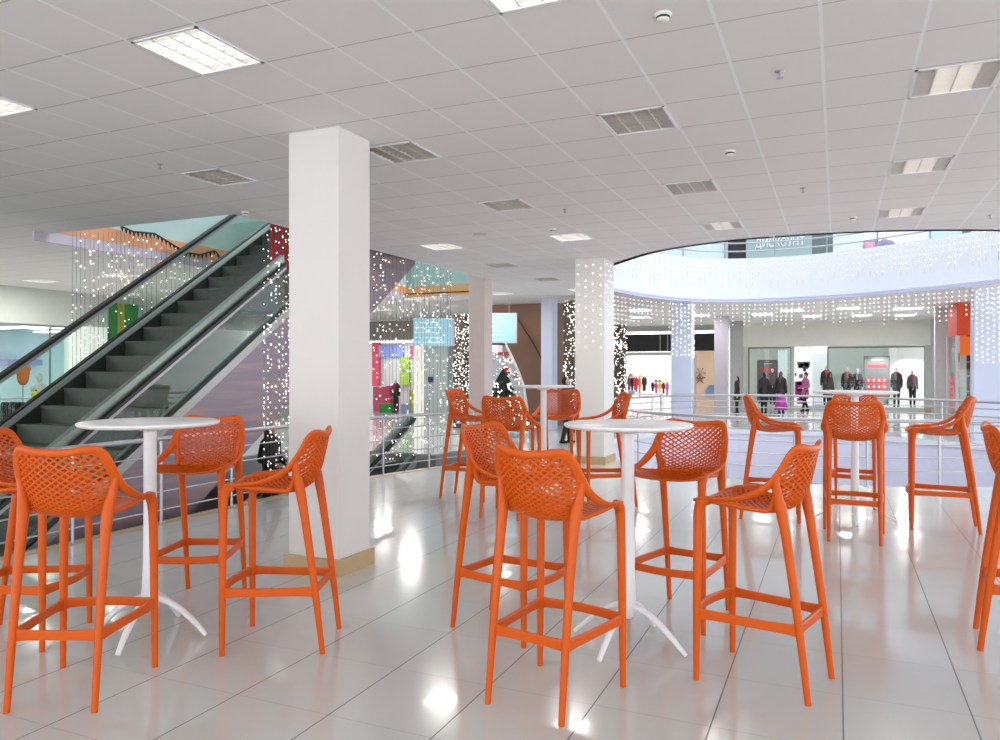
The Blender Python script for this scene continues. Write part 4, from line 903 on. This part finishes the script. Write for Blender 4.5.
# local frame: facing -y, height 1.72
def figure(loc, rz, scale, label, coat=None, coat_len=.75, trousers=(28, 28, 32), hair=None, hair_len=0, hat=None, stride=0, skin=M_skin, scarf=None, skirt=None, mann=False, arms=0, group=None, bag=None, name='person', lean=0):
    t = thing(name, loc, label, 'mannequin' if mann else 'person', group, rz); t.scale = (scale * .84, scale * .92, scale)
    hz, kz = .90, .48; s = stride
    FL, FR = Vector((.095, -s, .06)), Vector((-.095, s, .06)); KL, KR = Vector((.095, -s * .55 - .02, kz)), Vector((-.095, s * .25 - .03 * (s > 0), kz)); HL, HR = Vector((.095, 0, hz)), Vector((-.095, 0, hz))
    caps = [((0, 0, .92), (0, 0, 1.12), .155, .135, .68), ((0, 0, 1.12), (0, 0, 1.34), .135, .165, .66), ((-.13, 0, 1.40), (.13, 0, 1.40), .07, .07, .85), ((0, .0, 1.42), (0, -.01, 1.54), .058, .052, 1)]
    caps += [((0, -.02, 1.585), (0, -.01, 1.635), .066, .082, 1.1), ((0, -.085, 1.60), (0, -.10, 1.585), .013, .014, 1), ((0, -.075, 1.53), (0, -.078, 1.545), .028, .03, .8), ((.078, 0, 1.60), (.082, .005, 1.62), .014, .016, 1.2), ((-.078, 0, 1.60), (-.082, .005, 1.62), .014, .016, 1.2)]
    legs = []
    for H_, K_, F_ in ((HL, KL, FL), (HR, KR, FR)): legs += [(H_, K_, .088, .058, 1), (K_, F_ + Vector((0, 0, .03)), .055, .038, 1)]
    caps += legs
    sh = [Vector((.19, 0, 1.38)), Vector((-.19, 0, 1.38))]
    if arms == 1: el = [Vector((.25, .03, 1.12)), Vector((-.25, .03, 1.12))]; wr = [Vector((.17, -.2, 1.05)), Vector((-.17, -.2, 1.05))]
    else: el = [Vector((.245, .03 + s * .4, 1.11)), Vector((-.245, .03 - s * .4, 1.11))]; wr = [Vector((.25, -.03 + s * .5, .87)), Vector((-.25, -.03 - s * .5, .87))]
    for i in (0, 1):
        caps += [(sh[i], el[i], .055, .042, 1), (el[i], wr[i], .04, .027, 1)]; hand(caps, wr[i], wr[i] - el[i], 1 - 2 * i)
    blob('body', caps, skin, t, .011, 1)
    if trousers: blob('trousers', [(a + Vector((0, 0, .02)), b, r0 + .018, r1 + .02, 1) for a, b, r0, r1, _ in legs] + [((-.05, 0, .93), (.05, 0, .93), .125, .125, .8)], paint(*trousers), t, .018)
    for F_ in (FL, FR): blob('shoe', [(F_ + Vector((0, .05, -.02)), F_ + Vector((0, -.13, -.028)), .042, .036, 1)], M_black if not mann else paint(60, 60, 60), t, .012)
    if coat:
        zb = 1.42 - coat_len
        cc = [((0, 0, 1.38), (0, 0, 1.12), .185, .165, .72), ((0, 0, 1.12), (0, 0, min(1.0, zb + .25)), .165, .185, .75), ((-.15, 0, 1.405), (.15, 0, 1.405), .075, .075, .9)]
        if zb < .8: cc.append(((0, 0, .98), (0, 0, zb + .1), .185, .225, .78))
        for i in (0, 1): cc += [(sh[i], el[i], .074, .064, 1), (el[i], wr[i], .062, .048, 1)]
        blob('coat', cc, paint(*coat), t, .018)
    if hair:
        hc = [((0, .025, 1.63), (0, .02, 1.665), .092, .078, 1.05), ((0, .055, 1.60), (0, .06, 1.64), .07, .07, 1)]
        if hair_len: hc += [((0, .06, 1.6), (0, .10, 1.6 - hair_len), .088, .07, .6)]
        blob('hair', hc, paint(*hair), t, .014)
    if hat: blob('hat', [((0, .01, 1.675), (0, .02, 1.70), .098, .085, 1.0)], paint(*hat), t, .014)
    if scarf: blob('scarf', [((-.05, -.06, 1.47), (.05, -.06, 1.47), .055, .055, 1), ((-.02, -.125, 1.44), (0, -.15, 1.2), .045, .035, .5)], paint(*scarf), t, .014)
    if skirt: MB().lathe([(.13, 1.0), (.15, .9), (.19, .7), (.25, .45), (.32, .16), (.31, .15), (.24, .45), (.12, .98)], 28).build('skirt', paint(*skirt), t)
    if bag:
        MB().tube([(-.27, -.05, .78), (-.27, -.03, .86), (-.27, .03, .86), (-.27, .05, .78)], .008, 6).box((-.34, -.14, .48), (-.22, .14, .78)).build('handbag', paint(*bag), t)
    return t
def fat(px_, py_, rz, hpx, label, **kw):
    p = at(px_, py_, 0); d = FPX * EYE / (py_ - HOR); s = hpx / FPX * d / 1.73; return figure(p, rz, s, label, **kw)
fat(764, 413.5, PI + .5, 41, 'person in a long black coat seen from behind, left of the pair by the railing', coat=(26, 26, 30), coat_len=.95, hair=(24, 22, 22))
fat(781, 413.5, PI - .3, 42, 'person with long brown hair, black jacket and flared magenta skirt by the railing', coat=(30, 28, 30), coat_len=.62, hair=(96, 62, 46), hair_len=.3, skirt=(176, 44, 170))
fat(805.5, 411, -.9, 38, 'walking person in a pink coat and dark hat carrying a dark bag', coat=(184, 96, 150), coat_len=.8, hair=(50, 34, 34), hat=(46, 36, 42), stride=.2, bag=(40, 30, 40), arms=1)
fat(829, 411, PI / 2 + .9, 38, 'person with long dark hair in an olive coat behind the right-hand far table', coat=(72, 70, 58), coat_len=.75, hair=(34, 26, 26), hair_len=.25, stride=.1)
fat(737, 413.5, -1.2, 37, 'person in dark clothes half hidden behind the thin grey column', coat=(36, 34, 38), coat_len=.8, hair=(30, 24, 24), hair_len=.15)
fat(566, 443, PI / 2 + .35, 66, 'person in black jacket and trousers standing behind the far centre table', coat=(26, 25, 28), coat_len=.62, hair=(24, 20, 20), trousers=(22, 22, 24), stride=.1)
p = onX(276, 424, -6.95); kz_ = .86
figure(Vector((p.x - .35, p.y + .3, p.z - 1.72 * kz_)), PI / 2, kz_, 'person with long light brown hair and black jacket on the descending escalator', coat=(28, 26, 28), coat_len=.6, hair=(120, 88, 60), hair_len=.32, arms=1)
def mann(px_, head, foot, Y, rz, lab, **kw):
    b = rel(px_, foot, Y); tp = rel(px_, head, Y); z0 = .12 if Y > 30 else 0.0; return figure(Vector((b.x, Y, z0)), rz, (tp.z - z0) / 1.73, lab, mann=True, skin=M_mann, name='mannequin', group='shop mannequins', **kw)
mann(847, 367, 404, Y3 + .9, .2, 'mannequin in black suit with red shirt, left of the close pair of mannequins', coat=(30, 28, 32), coat_len=.62, scarf=(206, 50, 70))
mann(857.5, 368, 404, Y3 + 1.6, -.2, 'mannequin in black jacket with pinkish scarf, right of the close pair', coat=(26, 26, 30), coat_len=.6, scarf=(180, 150, 166))
mann(896.5, 367, 406, Y3 + .9, -.3, 'headless looking mannequin in dark jacket with red lining, left of the right pair', coat=(48, 52, 52), coat_len=.66, scarf=(196, 40, 60), trousers=(36, 38, 40))
mann(912.5, 370, 406, Y3 + .9, .2, 'mannequin in grey and red top with black trousers at the right end of the window', coat=(110, 92, 100), coat_len=.52, scarf=(206, 80, 100), trousers=(28, 28, 32))
mann(826.5, 365, 404, Y3 + 1.3, 0, 'mannequin with red scarf and white head behind the olive coated shopper', coat=(40, 38, 40), coat_len=.6, scarf=(220, 60, 50))
mann(772.5, 368, 404, Y3 + 1.2, 0, 'white headed mannequin behind the black coated pair', coat=(120, 90, 90), coat_len=.6)
mann(396, 379, 413, Y2 + .4, 0, 'mannequin in black with a red jacket draped in the colourful shop', coat=(34, 30, 34), coat_len=.7, scarf=(222, 54, 80))
# left shop goods
def onl(px_, py_, X): return onX(px_, py_, X)
def bust(px_, py_, X, col, lab, head=True, s=.55):
    p = onl(px_, py_, X); t = thing('bust_form', (p.x, p.y, p.z), lab, 'mannequin bust', 'busts in the left shop', rz=PI / 2); t.scale = (s,) * 3
    caps = [((0, 0, 0), (0, 0, .3), .22, .26, .7), ((-.2, 0, .42), (.2, 0, .42), .12, .12, .9), ((0, 0, .2), (0, 0, .42), .25, .2, .7)]
    blob('torso', caps, paint(*col), t, .03)
    if head: blob('head', [((0, 0, .5), (0, 0, .66), .07, .07, 1), ((0, -.02, .74), (0, 0, .82), .1, .13, 1.1)], M_mann, t, .02)
    else: blob('neck', [((0, 0, .5), (0, 0, .62), .07, .06, 1)], M_black, t, .02)
    MB().tube([(0, 0, -p.z / s), (0, 0, 0)], .03, 8).build('stand', M_steel, t)
bust(23, 380, XL - 1.2, (226, 120, 60), 'orange torso form without head in the left shop window', False, .62)
bust(39, 400, XL - 1.5, (226, 226, 220), 'white mannequin bust with head in the left shop window', True, .72)
bust(36, 401, XL - .3, (226, 206, 60), 'yellow draped low form in front of the white bust', False, .4)
for i, px_ in enumerate([2, 6, 10, 14, 18, 22, 27, 31]):
    p = onl(px_, 402, XL - .8); t = thing('hanging_garment', p, ['charcoal', 'black', 'dark grey', 'slate', 'black knitted', 'dark green', 'smoke grey', 'dark brown'][i] + ' garment on the low rack in the left shop', 'clothing', 'clothes on the left shop rack')
    cc = [(70, 74, 72), (36, 38, 38), (84, 86, 86), (60, 66, 74), (30, 30, 32), (52, 76, 56), (104, 106, 104), (62, 54, 46)][i]
    MB().prism([(0, -.04, 0), (0, -.2, -.08), (0, -.2, -.7), (0, .2, -.7), (0, .2, -.08), (0, .04, 0)], (.05, 0, 0)).build('body', paint(*cc), t).rotation_euler = (0, 0, .8)
    MB().tube([(0.02, 0, -.01), (.02, 0, .05)], .006, 5).build('hanger', M_steel, t)
p0 = onl(-6, 401, XL - .8); p1 = onl(38, 401, XL - .8)
t = thing('clothes_rail', (p0.x, p0.y, 0), 'low steel clothes rail in the left shop', 'clothes rail', 'clothes rails')
MB().tube([(0, 0, p0.z + .04), (0, p1.y - p0.y, p0.z + .04)], .015, 6).build('bar', M_steel, t)
for q in (0, p1.y - p0.y): MB().tube([(0, q, 0), (0, q, p0.z + .04)], .015, 6).build('post', M_steel, t)
tag(box('display_counter', (XL - 4.5, 9, 0), (XL - 4, 12.5, 1.1), paint(200, 214, 220)), 'pale display counter deep inside the left shop', 'counter')
tag(box('purple_shelf_band', (XL - 8.9, 6, 1.75), (XL - 8.6, a.x if False else 18, 1.95), paint(150, 150, 196)), 'long lilac shelf band on the back wall of the left shop', 'shelf')
